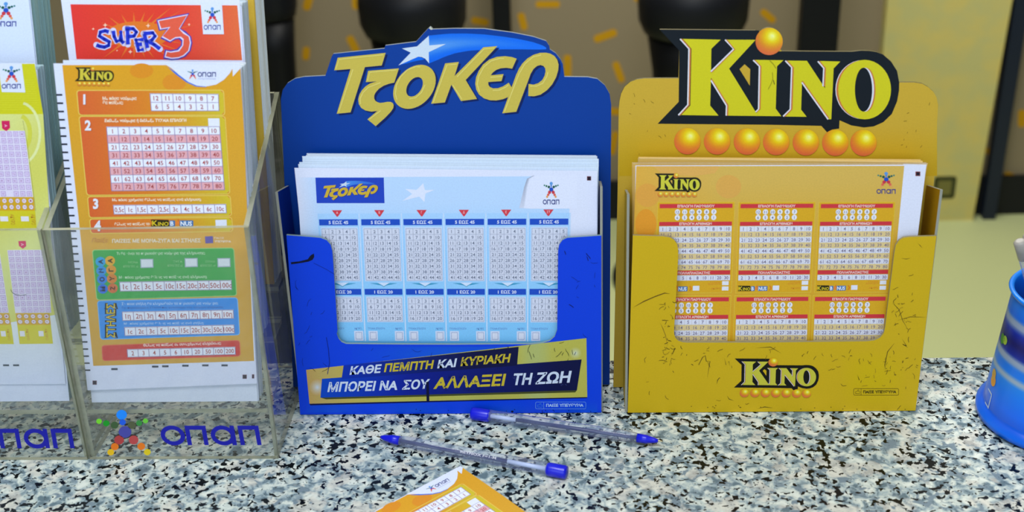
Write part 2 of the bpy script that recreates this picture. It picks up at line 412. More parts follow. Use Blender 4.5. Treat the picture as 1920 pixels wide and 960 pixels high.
# ================================================================== counter
BY = ground(1500, 671).y
ct = box('countertop', -1.5, 2.0, -.35, BY, ZC - .03, ZC, granite(), None, .002)
tag(ct, 'speckled black, white and grey granite countertop', 'countertop')
cbm = plain('counter_laminate', (96, 92, 84), .6, .3)
tag(box('counter_base', -1.5, 2.0, -.25, BY - .03, 0, ZC - .0305, cbm), 'plain counter body under the granite top', 'counter')

# ================================================================== marks shared by the prints
def K3(x, y): return (1220 + x / 4.573, 40 + y / 4.573)
def K4(x, y): return (1440 + x / 3.838, 60 + y / 3.838)
KP = [(1237, 55.4), (1423, 57), (1430, 98), (1466, 96), (1597, 97), (1614, 95), (1629, 95.4), (1643, 97.5), (1655, 102), (1671, 115.6), (1682, 133), (1686, 154.6), (1685.7, 169.4), (1682, 190),
      (1672, 213.7), (1656, 229), (1638, 237), (1620, 239), (1596, 235), (1574, 225.4), (1573.4, 241), (1560, 243), (1550.7, 248), (1540, 236), (1440, 233.8), (1233, 232), (1272.5, 191), (1273.6, 94.7)]
BLK = (16, 24, 32); KY = (206, 198, 30); KW = (216, 216, 226); KO = (200, 120, 60)
def kino(fr, z, plate=True, fine=True, hole=None, kb=BLK, ky=KY, ball=True):
    if plate: fr.poly(KP, kb, z)
    if hole: fr.poly([K3(*p) for p in [(805, 368), (853, 410), (850, 552), (762, 410)]], hole, z + 1)
    P3 = lambda pts, c, zz: fr.poly([K3(*p) for p in pts], c, zz)
    P4 = lambda pts, c, zz: fr.poly([K4(*p) for p in pts], c, zz)
    P3([(275, 150), (600, 157), (520, 235), (517, 430), (720, 240), (655, 157), (900, 158), (672, 405), (905, 785), (940, 755), (948, 385), (895, 330), (1138, 333), (1083, 385), (1072, 748), (1120, 813),
        (655, 808), (665, 722), (517, 482), (510, 722), (582, 808), (262, 803), (340, 720), (350, 235)], ky, z + 2)
    P4([(140, 205), (280, 207), (410, 405), (415, 262), (375, 208), (520, 212), (472, 262), (455, 628), (436, 628), (245, 350), (238, 558), (278, 610), (120, 608), (175, 555), (185, 255)], ky, z + 2)
    e = lambda cx, cy, a, b, c, zz: P4(ellipse(cx, cy, a, b, 36), c, zz)
    if fine:
        e(680, 414, 195, 212, KW, z + 2); e(686, 414, 195, 212, KO, z + 3)
    e(695 if fine else 690, 414, 190 if fine else 195, 214, ky, z + 4)
    if fine:
        e(707, 414, 66, 158, KO, z + 5); e(697, 414, 66, 158, KW, z + 6)
    e(687, 414, 62, 158, kb, z + 7)
    if fine:
        l3 = lambda pts, c, zz: fr.line([K3(*p) for p in pts], 2.7, c, zz)
        l4 = lambda pts, c, zz: fr.line([K4(*p) for p in pts], 2.6, c, zz)
        for c, zz, d in ((KO, z + 5, 11), (KW, z + 6, 0)):
            l3([(252 + d, 150), (328 + d, 235), (318 + d, 715), (237 + d, 804)], c, zz)
            l3([(638 + d, 157), (710 + d * .9, 238), (515 + d * .4, 430 + d * .6)], c, zz)
            l3([(517 + d * .3, 505 - d * .8), (650 + d, 722 - d * .3), (647 + d, 808)], c, zz)
            l3([(879 + d, 332), (932 + d, 385), (925 + d, 750), (900 + d * .7, 776)], c, zz)
            l4([(124 + d, 206), (170 + d, 255), (160 + d, 555), (108 + d, 607)], c, zz)
            l4([(358 + d, 210), (401 + d, 260), (395 + d, 390)], c, zz)
            l4([(243 + d * .3, 362 - d * .8), (432 + d * .3, 628 - d * .8)], c, zz)
    if ball: ballp(fr, 1442, 77.4, 25.6, z + 8, 7 if fine else 3)
def ballp(fr, cx, cy, r, z, rings=7, n=30):
    hx, hy = cx + r * .22, cy - r * .38
    if rings < 4: n = 14
    pts, cols, fs = [fr.m(hx, hy)], [lin((240, 240, 150))], []
    def colr(x, y):
        d = math.hypot(x - hx, y - hy) / r; e = (y - cy) / r
        stops = [(0, (246, 248, 206)), (.16, (240, 238, 100)), (.42, (230, 204, 20)), (.75, (222, 160, 28)), (1.05, (216, 126, 44)), (1.4, (214, 100, 58))]
        for (a, ca), (b, cb) in zip(stops, stops[1:]):
            if d <= b: return mixc(mixc(ca, cb, (d - a) / (b - a)), (222, 110, 66), max(0, e) * .5)
        return mixc(stops[-1][1], (222, 110, 66), max(0, e) * .5)
    for k in range(1, rings + 1):
        t = k / rings
        for i in range(n):
            a = 2 * math.pi * i / n; ex, ey = cx + r * math.cos(a), cy + r * math.sin(a)
            x, y = hx + (ex - hx) * t, hy + (ey - hy) * t; pts.append(fr.m(x, y)); cols.append(lin(colr(x, y)))
    for i in range(n): fs.append((0, 1 + i, 1 + (i + 1) % n))
    for k in range(rings - 1):
        for i in range(n):
            a = 1 + k * n; fs.append((a + i, a + (i + 1) % n, a + n + (i + 1) % n, a + n + i))
    fr.c.put(pts, fs, cols, z * STEP)
def balls(fr, z, rings=7):
    for i, x in enumerate([420, 577, 735, 890, 1047, 1203, 1352]):
        ballp(fr, 1140 + x / 2.8235, 20 + (690 + [0, 1, 2, 4, 6, 8, 9][i]) / 2.8235, 24.8, z, rings)

def TA(x, y): return (600 + x / 4.573, 40 + y / 4.573)
def TB(x, y): return (820 + x / 4.573, 40 + y / 4.573)
TAU = [TA(*p) for p in [(152, 312), (563, 270), (530, 378), (385, 392), (262, 780), (143, 792), (262, 408), (122, 420)]]
ZETA = [TA(*p) for p in [(413, 424), (677, 403), (637, 525), (590, 535), (545, 552), (505, 578), (478, 608), (465, 635), (464, 658), (472, 678), (490, 692), (515, 699), (545, 696), (575, 690), (605, 690), (624, 700),
        (632, 718), (629, 742), (610, 772), (560, 825), (478, 898), (407, 840), (492, 768), (440, 774), (390, 764), (352, 740), (333, 708), (328, 668), (338, 628), (360, 590), (392, 556), (430, 532), (487, 514), (393, 521)]]
OMI = [TA(*p) for p in ellipse(810, 561, 174, 189, 40, 55)]; OMH = [TA(*p) for p in ellipse(811, 561, 66, 84, 30, 28)]
KAP = [TB(*p) for p in [(68, 360), (185, 348), (147, 470), (395, 222), (515, 212), (243, 502), (340, 665), (203, 683), (120, 543), (65, 695), (-53, 706)]]
EPS = [TB(*p) for p in [(680, 320), (642, 405), (590, 398), (545, 402), (505, 416), (476, 438), (458, 462), (568, 452), (550, 512), (436, 520), (438, 545), (452, 564), (478, 574), (520, 573), (562, 558), (612, 526),
        (640, 570), (605, 650), (560, 668), (505, 678), (450, 676), (400, 660), (358, 628), (334, 585), (325, 535), (332, 480), (355, 425), (392, 370), (445, 328), (510, 304), (580, 298), (640, 306)]]
RHO = [TB(*p) for p in [(557, 788), (677, 775), (775, 520), (800, 450), (825, 408), (855, 382), (885, 374), (910, 382), (925, 402), (928, 430), (920, 466), (900, 502), (865, 530), (825, 542), (782, 536), (780, 640),
        (830, 642), (885, 628), (940, 590), (985, 540), (1018, 480), (1036, 420), (1040, 370), (1028, 328), (1003, 296), (970, 277), (930, 268), (880, 270), (825, 286), (772, 318), (730, 360), (700, 405), (675, 460)]]
STAR = [TA(*p) for p in [(932, 124), (937, 207), (1080, 194), (932, 264), (935, 360), (902, 320), (872, 306), (842, 303), (672, 378), (778, 268), (703, 232), (832, 215)]]
def lerp_poly(P, t):
    t = t * (len(P) - 1); i = min(int(t), len(P) - 2); t -= i
    return (P[i][0] + (P[i + 1][0] - P[i][0]) * t, P[i][1] + (P[i + 1][1] - P[i][1]) * t)
SWT = [(-76, 122), (100, 105), (250, 104), (400, 112), (560, 130), (700, 152), (820, 178), (900, 205), (930, 222), (936, 232)]
SWB = [(-74, 362), (0, 332), (60, 305), (150, 274), (270, 252), (400, 244), (560, 240), (700, 240), (860, 242), (930, 240)]
def tzoker(fr, z, gold=(200, 180, 76), hi=(222, 208, 112), sh=(2, 28, 88), full=True):
    def sw(u, v):
        a, b = lerp_poly(SWT, u), lerp_poly(SWB, u); return TB(a[0] + (b[0] - a[0]) * v, a[1] + (b[1] - a[1]) * v)
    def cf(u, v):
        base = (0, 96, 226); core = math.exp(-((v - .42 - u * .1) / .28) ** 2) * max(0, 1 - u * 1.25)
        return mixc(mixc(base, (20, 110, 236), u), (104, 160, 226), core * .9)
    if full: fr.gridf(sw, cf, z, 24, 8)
    else: fr.gridf(sw, lambda u, v: mixc((70, 140, 226), (40, 90, 200), u), z, 10, 2)
    fr.poly([TA(*p) for p in [(680, 376), (842, 303), (900, 320), (880, 330), (800, 345)]], (4, 100, 226), z)
    fr.poly(STAR, (202, 216, 232), z + 1)
    L = [TAU, ZETA, KAP, EPS, RHO]
    s = 4 if full else 3
    for P in L: fr.poly([(x + s, y + s * .8) for x, y in P], sh, z + 2)
    fr.poly([(x + s, y + s * .8) for x, y in OMI], sh, z + 2, [[(x + s, y + s * .8) for x, y in OMH]])
    for i, P in enumerate(L): fr.poly(P, gold, z + 3 + (i == 4))
    fr.poly(OMI, gold, z + 3, [OMH])
    if full:
        for T, pts in [(TA, [(137, 406), (164, 325), (545, 286)]), (TA, [(160, 778), (283, 410)]), (TA, [(408, 508), (427, 436), (655, 416)]), (TA, [(348, 708), (345, 660), (370, 610), (415, 565), (520, 525)]),
                       (TA, [(425, 838), (520, 765)]), (TA, [(660, 670), (646, 620), (655, 550), (690, 475), (750, 415), (820, 388), (860, 390)]), (TA, [(765, 665), (820, 655), (870, 610), (900, 545)]),
                       (TB, [(-35, 695), (82, 375), (165, 366)]), (TB, [(170, 475), (400, 236), (490, 228)]), (TB, [(132, 545), (212, 668)]), (TB, [(362, 604), (342, 540), (355, 470), (400, 390), (460, 340), (530, 318), (572, 318)]),
                       (TB, [(456, 480), (555, 472)]), (TB, [(475, 592), (530, 590), (590, 562), (608, 545)]), (TB, [(575, 775), (700, 450), (750, 365), (820, 305), (890, 288)]), (TB, [(795, 555), (850, 555), (905, 530), (940, 470), (948, 435)])]:
            fr.line([T(*p) for p in pts], 1.7, hi, z + 6)
# betting company mark: a little figure of dots, and the word in square-cut letters
FIG = [(782, 335, 34, (20, 140, 250)), (788, 383, 21, (20, 90, 220)), (637, 377, 18, (120, 214, 40)), (683, 390, 21, (10, 150, 30)), (737, 402, 25, (60, 90, 50)), (847, 402, 26, (84, 90, 60)), (895, 388, 20, (50, 140, 60)),
       (935, 374, 17, (110, 200, 60)), (804, 445, 41, (70, 70, 160)), (766, 497, 31, (180, 60, 60)), (859, 497, 31, (190, 70, 70)), (738, 540, 25, (238, 120, 16)), (908, 538, 25, (238, 120, 16)), (712, 576, 22, (240, 190, 20)), (947, 575, 22, (230, 200, 20))]
FIG2 = [(790, 335, 36, (90, 150, 215)), (790, 383, 22, (90, 140, 205)), (637, 372, 18, (60, 130, 120)), (683, 385, 22, (30, 110, 70)), (737, 402, 28, (20, 84, 70)), (847, 402, 28, (20, 84, 70)), (895, 385, 22, (30, 100, 90)),
        (940, 372, 18, (60, 130, 120)), (792, 450, 46, (30, 80, 190)), (752, 505, 36, (200, 56, 70)), (836, 505, 36, (200, 56, 70)), (722, 553, 28, (224, 100, 80)), (866, 553, 28, (224, 100, 80)), (698, 592, 24, (228, 160, 90)), (890, 592, 24, (228, 160, 90))]
def figure(fr, z, dots=FIG, n=18):
    for x, y, r, c in dots: fr.circ(x, y, r, r * .93, c, z, n)
def word(fr, z, c=(10, 14, 150), sk=-.12):
    """letters in a 650 x 130 box starting at (1030, 405); sk slants them as they stand in the reference frame"""
    S = lambda pts: [(x - (y - 405) * sk, y) for x, y in pts]
    o = lambda cx: fr.poly(S(ellipse(cx, 468, 78, 64, 28)), c, z, [S(ellipse(cx, 468, 50, 38, 22))])
    o(1100); o(1422)
    for x in (1185, 1525):
        fr.poly(S([(x, 405), (x + 135, 405), (x + 135, 530), (x + 107, 530), (x + 107, 431), (x + 28, 431), (x + 28, 530), (x, 530)]), c, z)
    fr.poly(S([(1474, 405), (1502, 405), (1502, 530), (1474, 530)]), c, z + 1)
def mark_vert(fr, cx, y0, y1, wid, z, c=(40, 50, 120), tilt=0, wd=None):
    """figure above the word, cx = centre, between y0 and y1, wid = word width"""
    h = y1 - y0; fh = h * .70; s = fh / 310.
    f = fr.aff(wid * .86 / 320, s, cx, y0, 790, 300); figure(f, z, FIG2, 12)
    f2 = fr.aff(wid / 640., h * .22 / 130, cx, y1, 1345, 535); word(f2, z, c, 0)

def kino_bonus(fr, x0, x1, y0, y1, z):
    """word mark in a box: dark letters with yellow inlay, an orange ball, then white letters on blue"""
    w = x1 - x0; h = y1 - y0; m = x0 + w * .43
    fr.poly([(x0, y0), (x0 + w * .42, y0 + h * .05), (x0 + w * .44, y1), (x0, y1), (x0 + w * .03, y0 + h * .5)], (40, 34, 10), z)
    fr.text('K', x0 + w * .03, y1 - h * .12, h * .76, (222, 196, 40), z + 1, 'l', w=w * .13, bold=.02)
    fr.text('INO', x0 + w * .17, y1 - h * .12, h * .56, (222, 196, 40), z + 1, 'l', w=w * .25, bold=.02)
    fr.poly(rrect(x0 + w * .44, y0 + h * .12, x0 + w * .57, y1, w * .02, h * .1, 2), (60, 110, 170), z)
    fr.poly(rrect(x0 + w * .68, y0 + h * .12, x1, y1, w * .02, h * .1, 2), (60, 110, 170), z)
    fr.text('B', x0 + w * .46, y1 - h * .14, h * .62, (232, 236, 244), z + 1, 'l', w=w * .08, bold=.03)
    fr.text('NUS', x0 + w * .70, y1 - h * .14, h * .62, (232, 236, 244), z + 1, 'l', w=w * .27, bold=.03)
    fr.circ(x0 + w * .625, y0 + h * .52, w * .05, h * .34, (232, 130, 50), z, 12); fr.poly([(x0 + w * .62, y0 + h * .2), (x0 + w * .66, y0 - h * .15), (x0 + w * .67, y0 + h * .3)], (224, 110, 40), z)

def number_grid(fr, nx, ny, vals, z, bg=(232, 234, 248), bg2=None, ink=(170, 70, 70), lines=(150, 130, 170), th=.56, wsc=1.0, lw=.06, bold=.01):
    """ruled cells filling the frame's unit square, one number each"""
    asp = fr.aspect()
    fr.rect(0, 0, 1, 1, bg, z)
    if bg2:
        for j in range(1, ny, 2): fr.rect(0, j / ny, 1, (j + 1) / ny, bg2, z + 1)
    if lines:
        for i in range(nx + 1): fr.rect(i / nx - lw / nx / 2, 0, i / nx + lw / nx / 2, 1, lines, z + 2)
        for j in range(ny + 1): fr.rect(0, j / ny - lw / ny / 2, 1, j / ny + lw / ny / 2, lines, z + 2)
    for k, v in enumerate(vals):
        if not v: continue
        i, j = k % nx, k // nx
        fr.text(str(v), (i + .5) / nx, (j + .5 + th / 2) / ny, th / ny, ink, z + 3, 'c', wx=asp * wsc, bold=bold)

# ================================================================== slip displays of printed board
def display(name, label, fl, fr_, bk_y, front_px, back_px, front_col, back_col, side_col, hf_px, hb_px, edge=(132, 136, 128)):
    yf = (ground(*fl).y + ground(*fr_).y) / 2; yb = ground(*bk_y).y
    pf, pb = vplane(yf), vplane(yb)
    root = empty(name, ((ground(*fl).x + ground(*fr_).x) / 2, yf, ZC)); tag(root, label, 'display stand'); bpy.context.view_layer.update()
    ff = [pf.uv(*p) for p in front_px]; ff = [(u, max(v, 0.0005)) for u, v in ff]
    xl = min(ff[0][0], ff[-1][0]); xr = max(ff[-2][0], ff[-3][0]); 
    bb = [pb.uv(*p) for p in back_px]; bb = [(u, max(v, 0.0005)) for u, v in bb]
    return root, yf, yb, pf, pb, ff, bb
def flank(root, x, yf, yb, hf, hb, col, inner, left, edge=(150, 150, 138)):
    """side wall of a display: outer face printed, cut edge of bare board"""
    t = .0018
    pl = Plane((x + (t if left else 0), yf, ZC), YW, ZW)
    c = Canvas(pl); d = yb - yf - .0022
    pts = [(.0021, .0005), (d, .0005), (d, hb), (.0021, hf)]
    c.base(pts, t, inner if left else col, edge, col if left else inner)
    return c.build('side_panel', M_BOARD, root)
C6 = lambda x, y: (500 + x / 2.8235, 300 + y / 2.8235)
C7 = lambda x, y: (500 + x / 2.8235, 500 + y / 2.8235)
B5 = lambda x, y: (560 + x / 6.4, 630 + y / 6.4)
B6 = lambda x, y: (830 + x / 6.4, 630 + y / 6.4)
def px6(L): return [C6(*p) for p in L]

# ---- blue display
front = [(537, 441)] + px6([(240, 408), (285, 412), (318, 425), (338, 448), (347, 480), (352, 540), (375, 900)]) + [C7(*p) for p in [(371, 355), (380, 380), (396, 399), (420, 409), (700, 412), (1000, 413), (1400, 410), (1460, 405), (1500, 392), (1525, 370), (1538, 335)]] + \
    px6([(1543, 480), (1549, 448), (1566, 424), (1590, 412), (1620, 410)]) + [(1127.5, 441.7), (1127.5, 775), (563, 778)]
back = [(526.6, 186), (530, 169), (539, 156), (553, 147.5), (571, 144), (610, 142), (622, 106), (625, 101), (721, 91), (722.5, 85.5), (780, 78.5), (801, 55.5), (807, 50), (812, 55), (854, 53.6), (907, 54), (960, 61), (1000, 69), (1024, 77), (1029.5, 85.5), (1031, 92.6), (1042, 100),
        (1050, 110), (1055, 120), (1058, 144), (1102, 144.7), (1120, 148), (1134, 160), (1143, 176), (1146, 197), (1143, 722), (550, 727)]
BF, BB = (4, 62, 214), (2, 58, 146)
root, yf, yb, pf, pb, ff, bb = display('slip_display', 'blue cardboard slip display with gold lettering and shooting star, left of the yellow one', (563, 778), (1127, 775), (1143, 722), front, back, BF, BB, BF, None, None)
BLUE_ROOT = root
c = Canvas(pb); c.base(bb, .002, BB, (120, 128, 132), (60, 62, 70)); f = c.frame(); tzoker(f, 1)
f.poly([(804, 53), (807, 49.5), (812, 55), (808, 56)], (196, 196, 180), 2)
c.build('back_panel', M_BOARD, root)
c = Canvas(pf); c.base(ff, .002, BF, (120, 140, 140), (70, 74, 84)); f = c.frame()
def shade_blue(u, v): return mixc(BF, (16, 92, 226), .8 * math.exp(-((u - .45) / .3) ** 2 - ((v - .2) / .5) ** 2))
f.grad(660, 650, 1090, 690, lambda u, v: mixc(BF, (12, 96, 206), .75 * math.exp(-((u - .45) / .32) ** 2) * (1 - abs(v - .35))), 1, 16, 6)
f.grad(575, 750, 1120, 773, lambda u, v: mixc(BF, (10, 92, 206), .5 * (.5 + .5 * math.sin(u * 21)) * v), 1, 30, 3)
# printed lettering banner
gold1, gold2 = (198, 160, 92), (184, 178, 78)
f.gridf(lambda u, v: (lambda a, b: (a[0] + (b[0] - a[0]) * v, a[1] + (b[1] - a[1]) * v))(lerp_poly([B5(90, 405), B6(1725, 25)], u), lerp_poly([B5(130, 812), B6(1735, 732)], u)),
        lambda u, v: mixc(mixc(gold1, gold2, min(1, u * 4)), (168, 184, 128), .6 * max(0, math.sin(u * 25)) * (1 if u > .6 else .2)), 3, 40, 3)
f.poly([B5(128, 812), B6(1733, 732), B6(1733, 745), B5(140, 832)], (0, 8, 70), 2)
def spark(cx, cy, r, z, c0=(206, 214, 226), c1=gold1, sy=1.0):
    n = 20; pts = [f.m(cx, cy)]; cols = [lin(c0)]; fs = []
    for k in (1, 2, 3):
        for i in range(n):
            a = 2 * math.pi * i / n; pts.append(f.m(cx + r * k / 3 * math.cos(a), cy + r * sy * k / 3 * math.sin(a))); cols.append(lin(mixc(c0, c1, (k / 3) ** .8)))
    fs = [(0, 1 + i, 1 + (i + 1) % n) for i in range(n)]
    for k in range(2):
        for i in range(n): a = 1 + k * n; fs.append((a + i, a + (i + 1) % n, a + n + (i + 1) % n, a + n + i))
    f.c.put(pts, fs, cols, z * STEP)
spark(595, 726, 16, 4); spark(1079, 662, 12, 4, (204, 212, 196), gold2)
nv = lambda u, v: mixc((0, 48, 176), (3, 10, 66), min(1, u * 1.7))
f.gridf(lambda u, v: (lambda a, b: (a[0] + (b[0] - a[0]) * v, a[1] + (b[1] - a[1]) * v))(lerp_poly([B5(280, 513), B6(1668, 280)], u), lerp_poly([B5(262, 738), B6(1610, 650)], u)), lambda u, v: mixc(mixc((0, 70, 190), (2, 30, 150), min(1, u * 3)), (3, 10, 62), max(0, min(1, u * 1.5 - .4))), 6, 24, 2)
f.poly([B5(262, 738), B6(1610, 650), B6(1590, 675), B5(330, 758)], (70, 74, 30), 5)
f.gridf(lambda u, v: (lambda a, b: (a[0] + (b[0] - a[0]) * v, a[1] + (b[1] - a[1]) * v))(lerp_poly([B5(540, 352), B6(912, 128)], u), lerp_poly([B5(515, 515), B6(893, 352)], u)), lambda u, v: mixc((0, 46, 170), (3, 10, 60), max(0, min(1, u * 1.3))), 7, 16, 2)
WH, GD = (204, 214, 232), (196, 176, 48)
for t, a, b, h, col in [('ΚΑΘΕ', (655.6, 701.9), (713, 698), 14.6, WH), ('ΠΕΜΠΤΗ', (720, 697), (811, 690.3), 14.8, GD), ('ΚΑΙ', (820, 689.7), (854, 687), 14.6, WH), ('ΚΥΡΙΑΚΗ', (863.6, 685.5), (955, 678.4), 15, GD),
                        ('ΜΠΟΡΕΙ', (614, 734), (702, 731.6), 17, WH), ('ΝΑ', (711, 731), (745, 730), 16.5, WH), ('ΣΟΥ', (754, 729.7), (803, 727.7), 16.5, WH), ('ΑΛΛΑΞΕΙ', (812.7, 728), (945, 722), 20.5, GD), ('ΤΗ', (960, 721), (995, 719.8), 20, WH), ('ΖΩΗ', (1004, 719.4), (1068, 716), 20, WH)]:
    f.text(t, a[0], a[1], h, col, 9, 'l', w=b[0] - a[0], bold=.035, shear=.2, slope=(b[1] - a[1]) / (b[0] - a[0]))
# wear: ink lines worn off the letters, pen strokes, scuffs
def scratch(f, x, y, L_, ang, wd, col, z, bend=.3, n=7):
    pts = []; a = math.radians(ang); cx, cy = x, y
    for i in range(n):
        pts.append((cx, cy)); cx += math.cos(a) * L_ / n; cy += math.sin(a) * L_ / n; a += bend * R.uniform(-1, 1)
    f.line(pts, wd, col, z, taper=True)
for i in range(46): scratch(f, R.uniform(830, 945), R.uniform(700, 730), R.uniform(5, 14), R.uniform(20, 160), .9, (8, 20, 90), 10, .4, 4)
for i in range(30): scratch(f, R.uniform(865, 955), R.uniform(664, 686), R.uniform(4, 12), R.uniform(20, 160), .8, (8, 16, 76), 10, .4, 4)
for i in range(26): scratch(f, R.uniform(615, 800), R.uniform(717, 732), R.uniform(4, 10), R.uniform(20, 160), .8, (6, 40, 150), 10, .4, 4)
for i in range(20): scratch(f, R.uniform(960, 1065), R.uniform(700, 720), R.uniform(4, 10), R.uniform(20, 160), .7, (60, 70, 130), 10, .4, 4)
f.poly([(799, 716), (804, 715), (805, 752), (800, 752)], (4, 10, 50), 11)
f.poly(px6([(128, 541), (175, 536), (218, 525), (232, 505), (250, 495), (252, 512), (243, 528), (220, 538), (180, 545), (130, 552)]), (6, 10, 40), 3)
f.line([(588, 493), (612, 505), (627, 514)], .8, (0, 30, 130), 3)
f.line([(612, 632), (616, 655), (618, 680), (614, 701)], 1.0, (4, 30, 120), 12)
for i in range(34): scratch(f, *R.choice([(R.uniform(1052, 1122), R.uniform(450, 740)), (R.uniform(545, 625), R.uniform(520, 690)), (R.uniform(640, 1040), R.uniform(650, 672))]), R.uniform(6, 26), R.uniform(0, 180), .8, (2, 36, 140), 3, .5)
for p in [(1098, 474, 18, 45), (1100, 480, 12, 70), (1058, 470, 10, 60), (1066, 571, 14, 10)]: scratch(f, *p, 1.4, (4, 20, 96), 4, .3)
for i in range(9): scratch(f, R.uniform(990, 1095), R.uniform(642, 665), R.uniform(8, 24), R.uniform(70, 130), .8, (44, 50, 30), 12, .3)
for i in range(14): f.circ(R.uniform(640, 1120), R.uniform(767, 773), .9, .8, (4, 14, 60), 4, 6)
f.circ(960.5, 771.5, 2.4, 1.9, (4, 12, 50), 5, 10)
LB = (110, 160, 226)
f.line([(x, y) for x, y in rrect(1004.2, 753.6, 1098.4, 766.4, 2.5)], .7, LB, 4, closed=True); f.line([(1019.6, 753.6), (1019.6, 766.4)], .7, LB, 4)
f.text('ΠΑΙΞΕ ΥΠΕΥΘΥΝΑ', 1024, 762.4, 5.2, (166, 196, 236), 4, 'l', w=70, bold=.04, slope=-.004)
f.line([(1008, 763), (1008, 759), (1011, 759), (1013, 755.5), (1014.5, 756), (1013.6, 759), (1017, 759.3), (1016.3, 763.2), (1008, 763)], .8, (60, 130, 210), 4)
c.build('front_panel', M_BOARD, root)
hf = pf.uv(1132, 353)[1]; hb = pb.uv(1129, 337)[1]
xL = (pf.uv(537, 441)[0] + pf.uv(563, 778)[0]) / 2; xR = pf.uv(1129, 600)[0]
xLb = pf.uv(551, 600)[0] - .003
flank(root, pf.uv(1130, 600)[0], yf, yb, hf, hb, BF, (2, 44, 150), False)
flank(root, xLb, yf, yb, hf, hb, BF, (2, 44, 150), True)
box('base_panel', xLb + .004, pf.uv(1127, 775)[0] - .002, yf + .0024, yb - .003, ZC + .0003, ZC + .0018, plain('blue_board', BF, .5, .3), root)

def sheet_stack(name, pl, quad, t, col, side, label, group=None, n_edges=14, kind='stuff', cat='betting slip stack', jitter=.0006):
    """a thick pile of slips: one object with a slightly stepped block"""
    c = Canvas(pl); k = n_edges; Q = quad
    for i in range(k):
        d = [R.uniform(-jitter, jitter) for _ in range(4)]
        P = [(Q[j][0] + d[0 if j in (0, 3) else 1], Q[j][1] + (d[2] if j < 2 else 0)) for j in range(4)]
        n0 = -t * i / k
        b = len(c.v); 
        cs = lin(mixc(side, (min(255, side[0] + 14), min(255, side[1] + 14), min(255, side[2] + 10)), R.random())); cf = lin(col)
        for n in (n0, n0 - t / k):
            for p in P: c.v.append((p[0], p[1], n)); c.c.append(cs)
        c.f += [tuple(b + q for q in fc) for fc in BOXF]
        b = len(c.v)
        if i == 0:
            for p in P: c.v.append((p[0], p[1], n0 + .00001)); c.c.append(cf)
            c.f.append((b, b + 1, b + 2, b + 3))
    o = c.build(name, M_PAPER); tag(o, label, cat, group, kind); return o

# ---- number slips in the blue display
ps = vplane(yf + .006)
def D(x, y):
    a = (y - 330) / 367.; xl = 278 + 23 * a; xr = 1596 - 6 * a; X = xl + (x - 278) / 1318 * (xr - xl)
    return C6(X, y - 4 * (x - 278) / 1318 * (1 - a))
c = Canvas(ps); tl, tr = ps.uv(552, 315), ps.uv(1120, 321); zb = .0022
bl, br = (ps.uv(560, 445)[0] + .001, zb), (ps.uv(1119, 445)[0] - .0005, zb)
c.base([tl, tr, br, bl], .0003, (222, 226, 246))
f = Frame(c, m=D); fp = c.frame()
top, mid, bot = (206, 220, 248), (156, 204, 246), (96, 184, 240)
f.grad(175, 92, 1602, 1000, lambda u, v: mixc(mixc((222, 226, 246), (186, 214, 248), min(1, u * 12)), bot, max(0, (v - .15) / .85) ** 1.1 * min(1, .35 + u * 4) * (1 if u < .93 else max(.35, (1 - u) / .07))), 1, 40, 20)
f.poly([(1338, 258), (1350, 200), (1366, 140), (1384, 104), (1412, 88), (1640, 88), (1640, 262), (1400, 262)], (224, 228, 248), 2)
f.gridf(lambda u, v: (lambda p: (p[0] + u * (10 + 18 * v), p[1]))(lerp_poly([(1410, 88), (1378, 104), (1362, 150), (1350, 205), (1337, 258)], v)), lambda u, v: mixc((138, 148, 170), (224, 228, 248), max(u, v * .8)), 3, 4, 8)
fp.poly([C6(258, 93), C6(620, 93), C6(624, 228), C6(265, 228)], (30, 66, 186), 3)
tzoker(fp.aff(.243, .208, 606.5, 338, 627, 58), 4, gold=(206, 172, 52), sh=(10, 20, 90), full=False)
f.poly([(835, 125), (843, 162), (895, 160), (845, 180), (838, 225), (812, 196), (722, 218), (775, 182), (740, 155), (800, 160)], (222, 228, 248), 2)
mark_vert(fp, 1033.5, 340.5, 383.5, 31, 4, (50, 60, 130))
fp.rect(1100.5, 330.5, 1108.3, 338.3, (120, 50, 60), 3); fp.rect(1101.5, 331.5, 1107.4, 337.4, (30, 24, 40), 4)
